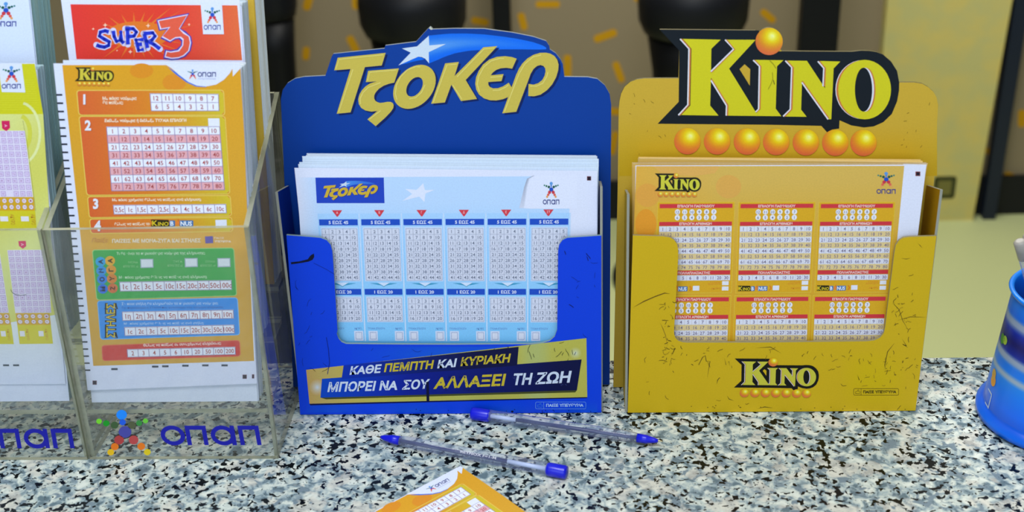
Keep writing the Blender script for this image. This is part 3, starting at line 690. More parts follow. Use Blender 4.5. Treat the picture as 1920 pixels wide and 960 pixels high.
for k, g in enumerate(['Α', 'Β', 'Γ', 'Δ', 'Ε', 'ΣΤ']):
    x0 = 278 + 223 * k
    cx = x0 + 98
    f.rect(x0 - 8, 283, x0 + 212, 960, (140, 200, 248), 2) if False else None
    f.grad(x0 - 6, 284, x0 + 210, 958, lambda u, v: mixc((168, 208, 248), (124, 196, 244), v), 2, 1, 6)
    f.rect(x0 + 210, 284, x0 + 217, 958, (196, 218, 246), 3)
    f.poly([(cx - 27, 266), (cx + 27, 266), (cx + 3, 300), (cx - 3, 300)], (212, 60, 74), 4); f.text(g, cx, 285, 13, (240, 220, 230), 5, wx=.8)
    f.rect(x0, 314, x0 + 204, 346, (26, 76, 190), 4)
    f.text('5 ΕΩΣ 45', x0 + 102, 339, 17, (214, 222, 244), 5, w=104, bold=.03)
    f.rect(x0 + 6, 356, x0 + 204, 642, (200, 216, 244), 3)
    number_grid(f.sub([(x0 + 12, 364), (x0 + 198, 364), (x0 + 198, 636), (x0 + 12, 636)]), 5, 9, range(1, 46), 4, (212, 216, 234), None, (120, 128, 150), (150, 156, 178), .56, 1.0, .05)
    f.poly([(x0 + 30, 652), (x0 + 180, 652), (x0 + 118, 664), (x0 + 105, 672), (x0 + 92, 664)], (60, 150, 190), 3); f.poly([(x0 + 70, 648), (x0 + 140, 648), (x0 + 105, 668)], (206, 222, 246), 4)
    f.rect(x0, 682, x0 + 204, 713, (26, 76, 190), 4)
    f.text('1 ΕΩΣ 20', x0 + 102, 706, 16, (214, 222, 244), 5, w=100, bold=.03)
    f.rect(x0 + 6, 722, x0 + 204, 858, (200, 216, 244), 3)
    number_grid(f.sub([(x0 + 12, 730), (x0 + 198, 730), (x0 + 198, 852), (x0 + 12, 852)]), 5, 4, range(1, 21), 4, (212, 216, 234), None, (120, 128, 150), (150, 156, 178), .56, 1.0, .05)
    f.text('ΤΥΧΑΙΑ ΕΠΙΛΟΓΗ', x0 + 8, 896, 10, (90, 120, 190), 4, 'l', w=92); f.text('ΑΚΥΡΟ', x0 + 196, 896, 10, (90, 120, 190), 4, 'r', w=40)
    for xx in (x0 + 10, x0 + 154):
        f.rect(xx, 904, xx + 50, 956, (206, 216, 240), 4); f.rect(xx + 8, 911, xx + 42, 948, (130, 150, 190), 5); f.rect(xx + 10, 913, xx + 40, 946, (216, 220, 236), 6)
tag(c.build('betting_slip', M_PAPER), 'pale blue number slip standing at the front of the blue display', 'betting slip')
for i, (dx, ytop, xr_) in enumerate([(559, 308, 1121), (561, 304, 1122), (567, 300, 1122.5), (566.5, 293, 1122.5)]):
    p2 = vplane(yf + .0085 + .0022 * i); c = Canvas(p2); a = p2.uv(dx, ytop); b = p2.uv(xr_, ytop + (6 if i < 2 else 2) + i)
    c.base([a, b, (b[0] - .002, zb), (a[0] + .003, zb)], .0003, (214, 226, 240))
    tag(c.build('betting_slip', M_PAPER), ['white top edge of the second slip in the blue display, just above the front slip', 'white top edge of the third slip in the blue display', 'white top edge of the fourth slip in the blue display, stepped in at the left',
        'highest white slip edge in the blue display, against the dark blue back'][i], 'betting slip', 'slips behind the front one in the blue display')
p2 = vplane(yf + .018); a = p2.uv(570, 302); b = p2.uv(1120, 306)
sheet_stack('betting_slip_stack', p2, [a, b, (b[0] - .002, zb), (a[0] + .003, zb)], .016, (214, 226, 240), (190, 200, 214), 'thick pile of white slips filling the blue display behind its front slips')

# ---- yellow display
K2 = lambda x, y: (1140 + x / 2.8235, 300 + y / 2.8235)
K5 = lambda x, y: (1140 + x / 2.8235, 500 + y / 2.8235)
front = [(1186.5, 441.5)] + [K2(*p) for p in [(290, 404), (325, 409), (350, 423), (366, 445), (372, 480), (372, 520), (350, 900)]] + [K5(*p) for p in [(350, 355), (357, 377), (372, 392), (395, 400), (420, 402), (800, 402), (1370, 395), (1410, 390), (1440, 376), (1460, 352), (1467, 320)]] + \
    [K2(*p) for p in [(1516, 490), (1524, 450), (1542, 425), (1565, 411), (1600, 407)]] + [(1756, 442.5), (1716.5, 770), (1177, 776)]
kb_ = [(1158, 360), (1160, 205), (1161.5, 190), (1164.5, 176), (1171, 163), (1182, 153.5), (1194, 149), (1208, 147), (1272.3, 146.8), (1273.6, 94.7), (1237, 55.4), (1416.5, 57.2)] + [(1442 + 25.6 * math.cos(math.radians(a)), 77.4 + 25.6 * math.sin(math.radians(a))) for a in range(215, 405, 12)] + \
      [(1466, 96), (1597, 97), (1614, 95), (1629, 95.4), (1643, 97.5), (1655, 102), (1671, 115.6), (1682, 133), (1686, 154.6), (1714, 154.6), (1729, 157), (1740, 163), (1750, 172), (1756, 182), (1759, 197), (1751, 339), (1716, 716), (1150, 728)]
YF, YB = (206, 170, 22), (200, 164, 52)
root, yf, yb, pf, pb, ff, bb = display('slip_display', 'yellow cardboard slip display with black-edged lettering and orange balls, right of the blue one', (1177, 776), (1716, 770), (1149, 727), front, kb_, YF, YB, YF, None, None)
YEL_ROOT = root
c = Canvas(pb); c.base(bb, .002, YB, (92, 84, 48), (110, 100, 60)); f = c.frame()
f.grad(1161, 215, 1270, 330, lambda u, v: mixc(YB, (198, 160, 22), v), 1, 2, 6)
f.grad(1270, 236, 1757, 330, lambda u, v: mixc(YB, (196, 156, 20), v), 1, 6, 3)
kino(f, 2, hole=(196, 160, 50)); balls(f, 12)
for i in range(10): scratch(f, R.uniform(1170, 1260), R.uniform(170, 300), R.uniform(3, 10), R.uniform(30, 100), .8, (130, 104, 20), 4)
for i in range(9): scratch(f, R.uniform(1690, 1745), R.uniform(190, 290), R.uniform(3, 9), R.uniform(100, 170), .8, (120, 96, 24), 4)
f.line([(1443, 113), (1450, 120), (1455, 128)], .9, (130, 122, 20), 14); f.line([(1448, 135), (1449, 148), (1445, 158), (1440, 167)], .9, (140, 132, 20), 14); f.line([(1450, 150), (1452, 158)], 1.3, (90, 84, 20), 14)
c.build('back_panel', M_BOARD, root)
c = Canvas(pf); c.base(ff, .002, YF, (140, 130, 96), (120, 104, 40)); f = c.frame()
f.grad(1575, 655, 1700, 765, lambda u, v: mixc(YF, (206, 176, 4), .8 * math.sin(math.pi * u) * math.sin(math.pi * v)), 1, 8, 8)
kino(f.aff(.352, .309, 1376, 672, 1233, 55.4), 3, hole=YF, kb=(18, 16, 12), ky=(198, 190, 60)); balls(f.aff(.352, .309, 1376, 672, 1233, 55.4), 12, 5)
DK = (70, 58, 16)
f.line([(x, y) for x, y in rrect(1600.6, 728.5, 1684.8, 740.8, 2.2)], .7, DK, 4, closed=True); f.line([(1614.5, 728.5), (1614.5, 740.8)], .7, DK, 4)
f.text('ΠΑΙΞΕ ΥΠΕΥΘΥΝΑ', 1618.5, 737.2, 5, (50, 42, 14), 4, 'l', w=62, bold=.04, slope=-.006)
f.line([(1604, 737.6), (1604, 734), (1607, 734), (1609, 730.5), (1610.5, 731), (1609.6, 734), (1612.6, 734.3), (1612, 737.8), (1604, 737.6)], .7, DK, 4)
f.line([K2(*p) for p in [(130, 782), (190, 748), (250, 722), (300, 704), (330, 708)]], 1.6, (96, 70, 20), 4, taper=True)
f.line([K2(*p) for p in [(275, 860), (290, 890), (305, 930), (316, 990)]], 1.0, (120, 92, 24), 4, taper=True)
for P in [[(1550, 520), (1580, 524), (1602, 518)], [(1640, 440), (1655, 455), (1664, 466)], [(1500, 750), (1540, 790), (1560, 850), (1590, 900)], [(1530, 850), (1600, 830), (1690, 832)]]: f.line([K2(*p) for p in P], 1.0, (90, 74, 20), 4, taper=True)
for P in [[(575, 625), (580, 600), (590, 588), (597, 592)], [(630, 682), (640, 700), (668, 710)], [(472, 490), (480, 520), (500, 480), (515, 470), (520, 500), (540, 500), (524, 595)], [(615, 480), (625, 520), (640, 500), (645, 530)], [(790, 752), (830, 742), (875, 748)],
          [(1320, 570), (1330, 600), (1322, 580)], [(1610, 530), (1600, 570)], [(1440, 728), (1440, 750)], [(340, 470), (355, 430), (330, 480)], [(780, 610 - 180), (860, 425), (920, 460)], [(1520, 400), (1480, 450), (1465, 520), (1468, 550)], [(1556, 380), (1580, 420), (1560, 410), (1590, 430)]]:
    f.line([K5(*p) for p in P], 1.2, (70, 56, 16), 4, taper=True)
for i in range(170):
    x, y = R.choice([(R.gauss(1690, 14), R.gauss(600, 32)), (R.uniform(1560, 1725), R.uniform(655, 725)), (R.uniform(1240, 1600), R.uniform(648, 690)), (R.uniform(1245, 1262), R.uniform(560, 700)), (R.uniform(1195, 1720), R.uniform(500, 760))])
    if (1375 < x < 1545 and 668 < y < 745) or x > 1722 or x < 1190 or (1264 < x < 1675 and y < 646): continue
    scratch(f, x, y, R.uniform(3, 17), R.uniform(30, 200), R.uniform(.6, 1.1), mixc((50, 42, 14), (160, 128, 24), R.random() ** 1.2), 4, .7)
for i in range(16): f.circ(R.uniform(1290, 1700), R.uniform(760, 768), 1.1, .8, (80, 66, 14), 4, 6)
c.build('front_panel', M_BOARD, root)
hf = pf.uv(1758, 358)[1]; hb = pb.uv(1742, 345)[1]
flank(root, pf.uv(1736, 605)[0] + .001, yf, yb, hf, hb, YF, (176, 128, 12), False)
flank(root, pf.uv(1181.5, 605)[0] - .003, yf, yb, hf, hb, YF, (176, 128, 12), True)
box('base_panel', pf.uv(1184, 605)[0] + .002, pf.uv(1716, 770)[0] - .004, yf + .0024, yb - .003, ZC + .0003, ZC + .0018, plain('yellow_board', YF, .5, .3), root)

ps = vplane(yf + .006)
c = Canvas(ps); tl, tr = ps.uv(1191.5, 311), ps.uv(1738, 311)
tr = ps.uv(1737, 309); tl = ps.uv(1191.5, 310.5)
c.base([tl, tr, (ps.uv(1724, 445)[0] - .002, zb), (ps.uv(1188.5, 445)[0] + .001, zb)], .0003, (224, 226, 244))
f = c.frame()
f.gridf(lambda u, v: (lambda a, b: (a[0] + (b[0] - a[0]) * u, a[1] + (b[1] - a[1]) * u))(lerp_poly([(1193, 311.5), (1188, 445), (1180, 660)], v), lerp_poly([(1695.5, 311), (1683, 440), (1662, 660)], v)),
        lambda u, v: mixc(mixc((222, 170, 66), (214, 176, 84), min(1, u * 3)), (216, 158, 24), max(0, v - .1) * 1.1), 1, 12, 16)
f.circ(1366, 350, 24, 22, (220, 166, 78), 2, 24); f.circ(1214, 366, 22, 22, (222, 160, 66), 2, 24); f.circ(1211, 420, 20, 28, (226, 150, 40), 2, 24); f.poly([(1225, 312), (1350, 312), (1340, 325), (1300, 330), (1240, 325)], (222, 170, 86), 2)
kino(f.aff(.194, .187, 1227, 325, 1233, 55.4), 4, fine=False, hole=(210, 170, 70), kb=(30, 28, 14), ky=(206, 200, 60), ball=False); balls(f.aff(.194, .187, 1227, 325, 1233, 55.4), 12, 2)
ballp(f.aff(.194, .187, 1227, 325, 1233, 55.4), 1442, 77, 25, 14, 2)
mark_vert(f, 1661.5, 322, 363.5, 36, 4, (60, 60, 130))
f.rect(1716.5, 321.5, 1725.5, 330, (130, 60, 60), 3); f.rect(1718, 323, 1724.2, 328.6, (30, 24, 40), 4)
RD = (206, 54, 62)
def kblock(q, z=3, full=True):
    b = f.sub([K2(*p) for p in q]); asp = b.aspect()
    b.rect(0, 0, 1, 1, (222, 186, 60), z - 1); b.rect(.008, .008, .992, .992, (218, 166, 30), z)
    for y0, y1, t in ((.022, .066, 'ΕΠΙΛΟΓΗ ΠΑΙΧΝΙΔΙΟΥ'), (.212, .254, 'ΕΠΙΛΟΓΗ ΑΡΙΘΜΩΝ'), (.745, .79, 'ΠΟΛΛΑΠΛΑΣΙΑΣΤΗΣ')):
        b.rect(.03, y0, .97, y1, RD, z + 1); b.text(t, .5, y1 - .008, .026, (240, 214, 206), z + 2, w=.48 if len(t) > 17 else .42, bold=.03)
    for j, row in enumerate([(12, 11, 10, 9, 8, 7), (6, 5, 4, 3, 2, 1)]):
        for i, v in enumerate(row):
            x, y = .262 + .094 * i, .107 + .060 * j
            b.circ(x, y, .034, .034 / asp * 1.0 if False else .029, (230, 228, 236), z + 1, 14); b.text(str(v), x, y + .016, .031, (90, 90, 130), z + 2, wx=asp * .9, bold=.01)
    number_grid(b.sub([(.03, .258), (.97, .258), (.97, .738), (.03, .738)]), 10, 8, range(1, 81), z + 1, (222, 222, 236), (226, 200, 140), (130, 116, 140), (200, 180, 150), .6, .95, .03)
    number_grid(b.sub([(.03, .795), (.97, .795), (.97, .855), (.03, .855)]), 10, 1, (2, 3, 4, 5, 6, 8, 10, 11, 20, 30), z + 1, (222, 222, 236), None, (120, 96, 130), (190, 180, 170), .6, .9, .03)
    kino_bonus(b, .03, .42, .912, .975, z + 1)
    b.poly([(.44, .915), (.455, .915), (.478, .943), (.455, .97), (.44, .97), (.463, .943)], (226, 110, 30), z + 1)
    b.rect(.49, .915, .575, .968, (226, 226, 236), z + 1)
    for yy in (.865, .925):
        b.rect(.87, yy, .955, yy + .045, (226, 226, 236), z + 1)
    b.text('ΤΥΧΑΙΑ', .85, .885, .016, (214, 120, 40), z + 1, 'r', w=.14); b.text('ΕΠΙΛΟΓΗ', .85, .905, .016, (214, 120, 40), z + 1, 'r', w=.16); b.text('ΑΚΥΡΟ', .85, .955, .018, (214, 120, 40), z + 1, 'r', w=.12)
kblock([(262, 222), (672, 220), (655, 704), (250, 708)]); kblock([(690, 222), (1100, 220), (1075, 702), (675, 706)]); kblock([(1116, 222), (1522, 220), (1487, 700), (1092, 704)])
kblock([(245, 716), (653, 715), (635, 1194), (228, 1198)]); kblock([(670, 716), (1073, 713), (1056, 1190), (652, 1194)]); kblock([(1085, 714), (1483, 712), (1450, 1188), (1066, 1192)])
tag(c.build('betting_slip', M_PAPER), 'yellow number slip with three columns of grids at the front of the yellow display', 'betting slip')
for i, (xa, ya, xb_, yb_) in enumerate([(1187.5, 307, 1739, 307.5), (1185, 305, 1739.5, 306.5), (1197.5, 297, 1737, 305)]):
    p2 = vplane(yf + .0085 + .0024 * i); c = Canvas(p2); a = p2.uv(xa, ya); b = p2.uv(xb_, yb_)
    c.base([a, b, (b[0] - .010, zb), (a[0] + .003, zb)], .0003, (212, 172, 90), (206, 204, 196))
    g = c.frame(); w0 = p2.uv(1694, 306); c.put([(w0[0], w0[1] - .0005), (b[0] - .0005, b[1] - .0003), (b[0] - .010, zb + .01), (w0[0] - .012, zb + .01)], [(0, 1, 2, 3)], lin((222, 224, 240)), STEP)
    tag(c.build('betting_slip', M_PAPER), ['slip directly behind the front one in the yellow display', 'third slip in the yellow display, its left edge furthest out', 'highest slip edge in the yellow display, with a worn left corner'][i], 'betting slip', 'slips behind the front one in the yellow display')
p2 = vplane(yf + .018); a = p2.uv(1199, 307); b = p2.uv(1736, 312)
sheet_stack('betting_slip_stack', p2, [a, b, (b[0] - .010, zb), (a[0] + .003, zb)], .014, (212, 172, 90), (206, 176, 110), 'thick pile of yellow slips filling the yellow display behind its front slips')

# ================================================================== clear acrylic holders
AY = ground(340, 861).y; AP = vplane(AY); TK = .0034
xr_ = (AP.uv(517, 858)[0] + AP.uv(459, 432)[0]) / 2; xl_ = (AP.uv(176, 861)[0] + AP.uv(78, 430)[0]) / 2
xr_ = -.2098; xl_ = -.3474
SP = Plane((xr_, AY, ZC), YW, ZW); sd, sh = SP.uv(524, 172); fh = AP.uv(300, 429)[1]
th = AP.uv(340, 772)[1]
def holder(xa, xb, label, shift, cuts=(.0443, .0743)):
    root = empty('slip_holder', ((xa + xb) / 2, AY, ZC)); tag(root, label, 'slip holder'); bpy.context.view_layer.update()
    M2 = [M_ACR, M_EDGE]
    prism('front_panel', AP, [(xa, .0003), (xb, .0003), (xb, fh), (xa, fh)], TK, M2, root, .0003)
    prof = [(TK + .0002, .0003), (sd, .0003), (sd, sh), (TK + .0002, fh)]
    prism('side_panel', Plane((xb, AY, ZC), YW, ZW), prof, TK, M2, root, .0003)
    prism('side_panel', Plane((xa + TK, AY, ZC), YW, ZW), prof, TK, M2, root, .0003)
    prism('back_panel', vplane(AY + sd - TK), [(xa + TK + .0003, .0003), (xb - TK - .0003, .0003), (xb - TK - .0003, sh), (xa + TK + .0003, sh)], TK - .0002, M2, root, .0003)
    ys = [TK + .0003] + list(cuts) + [sd - TK - .0002]; zs = [th, th + .035, th + .06]
    for k in range(len(cuts) + 1):
        y0, y1, z = ys[k], ys[k + 1] - (.003 if k < len(cuts) else 0), zs[k]
        pl = Plane((0, AY, ZC + z), XW, YW)
        prism('tray', pl, [(xa + TK + .0003, y0), (xb - TK - .0003, y0), (xb - TK - .0003, y1), (xa + TK + .0003, y1)], TK, M2, root)
        if k:
            zl = [0, th, th + .035][k] + .0003
            prism('riser', vplane(AY + y0), [(xa + TK + .0003, zl), (xb - TK - .0003, zl), (xb - TK - .0003, z - TK - .0003), (xa + TK + .0003, z - TK - .0003)], -.0025, M2, root)
    c = Canvas(Plane(AP.world(0, 0, .0004), XW, ZW)); f = Frame(c, m=lambda x, y: ((x + shift[0]) / 3.4286, 680 + (y + shift[1]) / 3.4286))
    figure(f, 1, FIG, 24); f2 = Frame(c, m=None); g = f.m
    f2.m = lambda x, y: g(1030 + (x - 1030) * 1.0, y); word(f2, 1, (12, 14, 160), -.18)
    c.build('logo', M_VINYL, root)
    return root
hw = xr_ - xl_
holder(xl_ + .0005, xr_, 'clear acrylic slip holder at the right of the pair, holding the orange portrait slips', (0, 0))
holder(xl_ - hw, xl_ - .0008, 'clear acrylic slip holder cut off by the left edge of the photo, holding yellow slips', (-1202, 20), (.0443,))

def l1(x, y): return (x / 3.4286, y / 3.4286)
def l2(x, y): return (x / 3.4286, 260 + y / 3.4286)
def l3(x, y): return (x / 3.4286, 500 + y / 3.4286)
LEAN = 3.0
kp = vplane(AY + .011, ZC + th, LEAN)
sq = [(100, 119), (448, 121), (482, 719), (164, 732)]
q = [kp.uv(*p) for p in sq]
c = Canvas(kp); c.base([(u, max(v, .0004)) for u, v in q], .0003, (218, 222, 244)); f = c.frame()
OR1, OR2 = (214, 150, 24), (222, 164, 30)
def lr(P, Q_): return lambda u, v: (lambda a, b: (a[0] + (b[0] - a[0]) * u, a[1] + (b[1] - a[1]) * u))(lerp_poly(P, v), lerp_poly(Q_, v))
f.gridf(lr([l1(400, 418), l2(450, 0), l2(515, 600), l3(600, 638)], [l1(1543, 418), l2(1572, 0), l2(1590, 500), l3(1634, 606)]), lambda u, v: mixc((218, 156, 30), (208, 160, 60), v), 1, 6, 16)
f.circ(*l1(910, 455), 22, 14, (218, 140, 30), 2, 24); f.circ(*l1(1120, 530), 22, 16, (218, 140, 34), 2, 24)
f.poly([l1(*p) for p in [(1045, 412), (1080, 432), (1130, 478), (1200, 530), (1260, 556), (1325, 560), (1325, 545), (1200, 515), (1130, 462)]], (60, 110, 210), 3)
f.poly([l1(*p) for p in [(1060, 412), (1105, 440), (1150, 480), (1210, 526), (1265, 550), (1325, 556), (1390, 543), (1440, 512), (1478, 470), (1495, 440), (1497, 492), (1545, 440), (1543, 412)]], (220, 224, 246), 4)
figure(f.aff(.056, .058, 361.5, 138.5, 795, 450), 6, FIG2, 8)
word(f.aff(34.5 / 640, 9.2 / 130, 388, 139.5, 1345, 468), 6, (40, 50, 120), 0)
f.text('ΠΑΙΧΝΙΔΙΑ ΠΡΟΓΝΩΣΤΙΚΩΝ', 388, 148.5, 1.8, (110, 120, 170), 6, w=33)
kino(f.aff(.163, .148, 140, 126, 1233, 55.4), 4, fine=False, hole=(206, 160, 40), kb=(40, 32, 10), ky=(206, 190, 60), ball=False); balls(f.aff(.163, .148, 140, 126, 1233, 55.4), 12, 2)
ballp(f.aff(.163, .148, 140, 126, 1233, 55.4), 1442, 77, 25, 14, 2)
# ruled edge ticks
ft = Frame(c, q=[l1(361, 600), l1(400, 600), l3(585, 702), l3(551, 702)])
for i in range(37): ft.rect(0, i / 37 + .002, 1, i / 37 + .0075, (20, 26, 44), 4)
def panel(q_, col, z, m=(225, 200, 90), colb=(206, 176, 50)):
    b = Frame(c, q=q_); a = b.aspect(); rx = .022; ry = rx / a
    ry = min(.25, ry)
    b.poly(rrect(0, 0, 1, 1, rx, ry), m, z); e = .006; P = rrect(e, e / a * 1.0, 1 - e, 1 - e / a, rx * .8, ry * .8)
    if col == 'fire':
        b.poly(P, None, z + 1, colf=lambda x, y: (214, 96, 48))
        b.gridf(lambda u, v: (e + .001 + (1 - 2 * e - .002) * u, (lambda k: (e / a + k) + (1 - 2 * (e / a + k)) * v)(ry * .8 * (1 - math.sqrt(max(0, 1 - (1 - min(1, min(u, 1 - u) / (rx * .8))) ** 2))))), lambda u, v: mixc(mixc((214, 98, 46), (216, 130, 34), min(1, u * 2)), (206, 186, 44), max(0, u * 1.9 - .9)), z + 2, 60, 3)
    else: b.poly(P, col, z + 1)
    return b
panel([l1(490, 578), l1(1440, 576), l1(1449, 742), l1(505, 742)], 'fire', 3)
panel([l1(505, 745), l1(1450, 744), l2(1481, 357), l2(556, 366)], 'fire', 3)
panel([l2(560, 370), l2(1482, 362), l2(1492, 498), l2(572, 510)], 'fire', 3)
panel([l2(573, 514), l2(1492, 502), l2(1500, 598), l2(582, 612)], 'fire', 3)
for t, p, h in (('1', l1(543, 668), 18.5), ('2', l1(566, 835), 18.5), ('3', l2(616, 448), 18.5), ('4', l2(628, 590), 19)):
    f.text(t, p[0] + 1.4, p[1] + 1, h, (180, 84, 44), 7, bold=.04, wx=.9); f.text(t, p[0], p[1], h, (226, 228, 240), 8, bold=.04, wx=.9)
TW = (244, 226, 200)
f.text('Με πόσα νούμερα', *l1(660, 641), 6, TW, 8, 'l', w=64, bold=.03); f.text('θα παίξεις;', *l1(662, 668), 6, TW, 8, 'l', w=38, bold=.03)
def grid(q_, nx, ny, vals, **k):
    b = Frame(c, q=q_); e = .03 / nx * 2
    b.rect(-e * .4, -.05 / ny, 1 + e * .4, 1 + .05 / ny, (226, 226, 240), 7); number_grid(b, nx, ny, vals, 8, **k)
PK = (226, 168, 176)
grid([l1(965, 602), l1(1404, 606), l1(1409, 711), l1(974, 711)], 6, 2, [12, 11, 10, 9, 8, 7, 6, 5, 4, 3, 2, 1])
f.text('Επίλεξε νούμερα ή διάλεξε ΤΥΧΑΙΑ ΕΠΙΛΟΓΗ', *l1(674, 784), 5.6, TW, 8, 'l', w=153, bold=.035, slope=-.004)
f.poly([l1(1338, 760), l1(1411, 760), l1(1413, 812), l1(1341, 812)], (226, 228, 244), 8)
grid([l1(686, 816), l1(1412, 813), l2(1444, 327), l2(719, 334)], 10, 8, range(1, 81), bg2=PK)
EU = lambda L_: [str(v) + 'c' for v in L_]
f.text('Με πόσα χρήματα θέλεις να παίξεις ανά κλήρωση;', *l2(722, 401), 5, TW, 8, 'l', w=167, bold=.03, slope=-.006)
grid([l2(729, 428), l2(1452, 422), l2(1456, 476), l2(734, 484)], 10, 1, EU(['0,5', 1, '1,5', 2, '2,5', 3, 4, 5, 6, 10]), wsc=.82)
f.text('θέλεις να παίξεις το', *l2(737, 557), 5.2, TW, 8, 'l', w=66, bold=.03, slope=-.01)
kino_bonus(f, 283, 362.5, 411.5, 424.5, 8)
f.poly([l2(1385, 522), l2(1457, 520), l2(1459, 572), l2(1388, 574)], (222, 226, 242), 8)
f.text('Παίξε', *l2(590, 665), 8, (190, 120, 60), 8, 'l', w=30, shear=.3)
f.text('ΠΑΙΖΕΙΣ ΜΕ ΜΟΝΑ-ΖΥΓΑ ΚΑΙ ΣΤΗΛΕΣ', *l2(722, 668), 6.8, (230, 218, 196), 8, 'l', w=166, bold=.03, slope=-.006)
f.poly([l2(1318, 628), l2(1369, 626), l2(1371, 670), l2(1321, 672)], (92, 76, 160), 8); f.text('ΠΑΙΞΕ', *l2(1378, 644), 3.6, (236, 222, 206), 8, 'l', w=18); f.text('ΥΠΕΥΘΥΝΑ', *l2(1379, 666), 3.8, (236, 222, 206), 8, 'l', w=31, bold=.03)
panel([l2(591, 713), l2(1505, 700), l3(1524, 188), l3(620, 216)], (56, 164, 72), 3, (150, 200, 120))
for i, (ch, p) in enumerate([('Α', l2(647, 790)), ('Ν', l2(652, 848)), ('Ο', l2(657, 903)), ('Μ', l3(661, 142))]):
    f.circ(p[0], p[1], 9.5, 9, mixc((40, 160, 220), (40, 110, 220), i / 3), 8, 18); f.vtext(ch, p[0], p[1], 8.5, (8, 16, 60), 9, bold=.04)
for i, (ch, p) in enumerate([('Α', l2(708, 784)), ('Γ', l2(715, 843)), ('Υ', l2(720, 899)), ('Ζ', l3(725, 138))]):
    f.circ(p[0], p[1], 9.5, 9, mixc((226, 170, 30), (210, 110, 60), i / 3), 8, 18); f.vtext(ch, p[0], p[1], 8.5, (30, 24, 20), 9, bold=.04)
GW = (196, 226, 190)
f.text('Τι θα είναι τα περισσότερα νούμερα της κλήρωσης;', *l2(750, 746), 5, GW, 8, 'l', w=166, bold=.02, slope=-.008)
for (x, y), a, b_ in (((902, 772), 'ΜΟΝΑ', 'ΚΕΡΔΙΖΕΙΣ x2'), ((1187, 767), 'ΖΥΓΑ', 'ΚΕΡΔΙΖΕΙΣ x2'), ((1397, 767), 'ΙΣΟΠΑΛΙΑ', 'ΚΕΡΔΙΖΕΙΣ x4')):
    f.poly([l2(x, y), l2(x + 84, y - 1), l2(x + 86, y + 57), l2(x + 2, y + 59)], (160, 176, 190), 8); f.poly([l2(x + 6, y + 5), l2(x + 78, y + 4), l2(x + 80, y + 51), l2(x + 8, y + 53)], (220, 226, 236), 9)
    f.text(a, *l2(x - 14, y + 29), 4, (150, 206, 140), 8, 'r', w=18); f.text(b_, *l2(x - 12, y + 54), 4, (150, 206, 140), 8, 'r', w=28)
f.text('Με πόσα χρήματα θέλεις να παίξεις ανά κλήρωση;', *l3(765, 76), 5, GW, 8, 'l', w=165, bold=.02, slope=-.008)
HC = [1, 2, 3, 5, 10, 15, 20, 30, 50, 100]
grid([l3(769, 99), l3(1487, 88), l3(1490, 145), l3(774, 156)], 10, 1, EU(HC), wsc=.85, th=.6)
panel([l3(624, 218), l3(1528, 197), l3(1543, 440), l3(645, 470)], (50, 140, 226), 3, (110, 180, 240))
f.vtext('ΣΤΗΛΕΣ', *l3(712, 346), 18, (24, 22, 20), 8, length=66, bold=.07); f.vtext('ΣΤΗΛΕΣ', *l3(712, 346), 15.5, (216, 190, 50), 9, length=64, bold=.01)
BWt = (176, 208, 244)
f.text('Σε ποια στήλη θα κληρωθούν τα περισσότερα νούμερα;', *l3(782, 246), 4.8, BWt, 8, 'l', w=181, bold=.02, slope=-.008)
f.text('Για παράδειγμα η ΣΤΗΛΗ που αντιστοιχεί στα νούμερα κλήρωσης', *l3(784, 270), 3.8, (30, 80, 170), 8, 'l', w=190, slope=-.008)
grid([l3(786, 291), l3(1500, 278), l3(1503, 330), l3(790, 345)], 10, 1, [str(i) + 'η' for i in range(1, 11)], wsc=.85, th=.6)
f.text('Με πόσα χρήματα θέλεις να παίξεις ανά στήλη;', *l3(797, 372), 4.4, BWt, 8, 'l', w=150, bold=.02, slope=-.008)
grid([l3(801, 390), l3(1505, 374), l3(1508, 426), l3(804, 442)], 10, 1, EU(HC), wsc=.82, th=.6)
panel([l3(652, 504), l3(1543, 471), l3(1548, 577), l3(658, 607)], (208, 62, 56), 3, (220, 110, 80))
f.text('Θέλεις να παίξεις σε συνεχόμενες κληρώσεις;', *l3(922, 513), 5, (244, 214, 208), 8, 'l', w=146, bold=.03, slope=-.03)
grid([l3(818, 532), l3(1512, 516), l3(1514, 562), l3(822, 580)], 10, 1, [2, 3, 4, 5, 6, 10, 20, 50, 100, 200], wsc=.85, th=.6)
for x, y in [(736, 658), (998, 642), (1063, 640), (1192, 636), (1320, 634), (1444, 634)]:
    px, py = l3(x, y); f.rect(px - 6, py - 1.8, px + 6, py + 1.8, (50, 58, 76), 4)
for x, y, w_ in [(609, 745, 4), (1573, 707, 4), (1627, 705, 2.2)]:
    px, py = l3(x, y); f.rect(px - w_, py - 3.9, px + w_, py + 3.9, (110, 60, 90), 4); f.rect(px - w_ + .9, py - 2.9, px + w_ - .9, py + 2.9, (36, 22, 40), 5)
kslip = c.build('betting_slip', M_PAPER); tag(kslip, 'orange portrait number slip standing at the front of the right acrylic holder', 'betting slip')

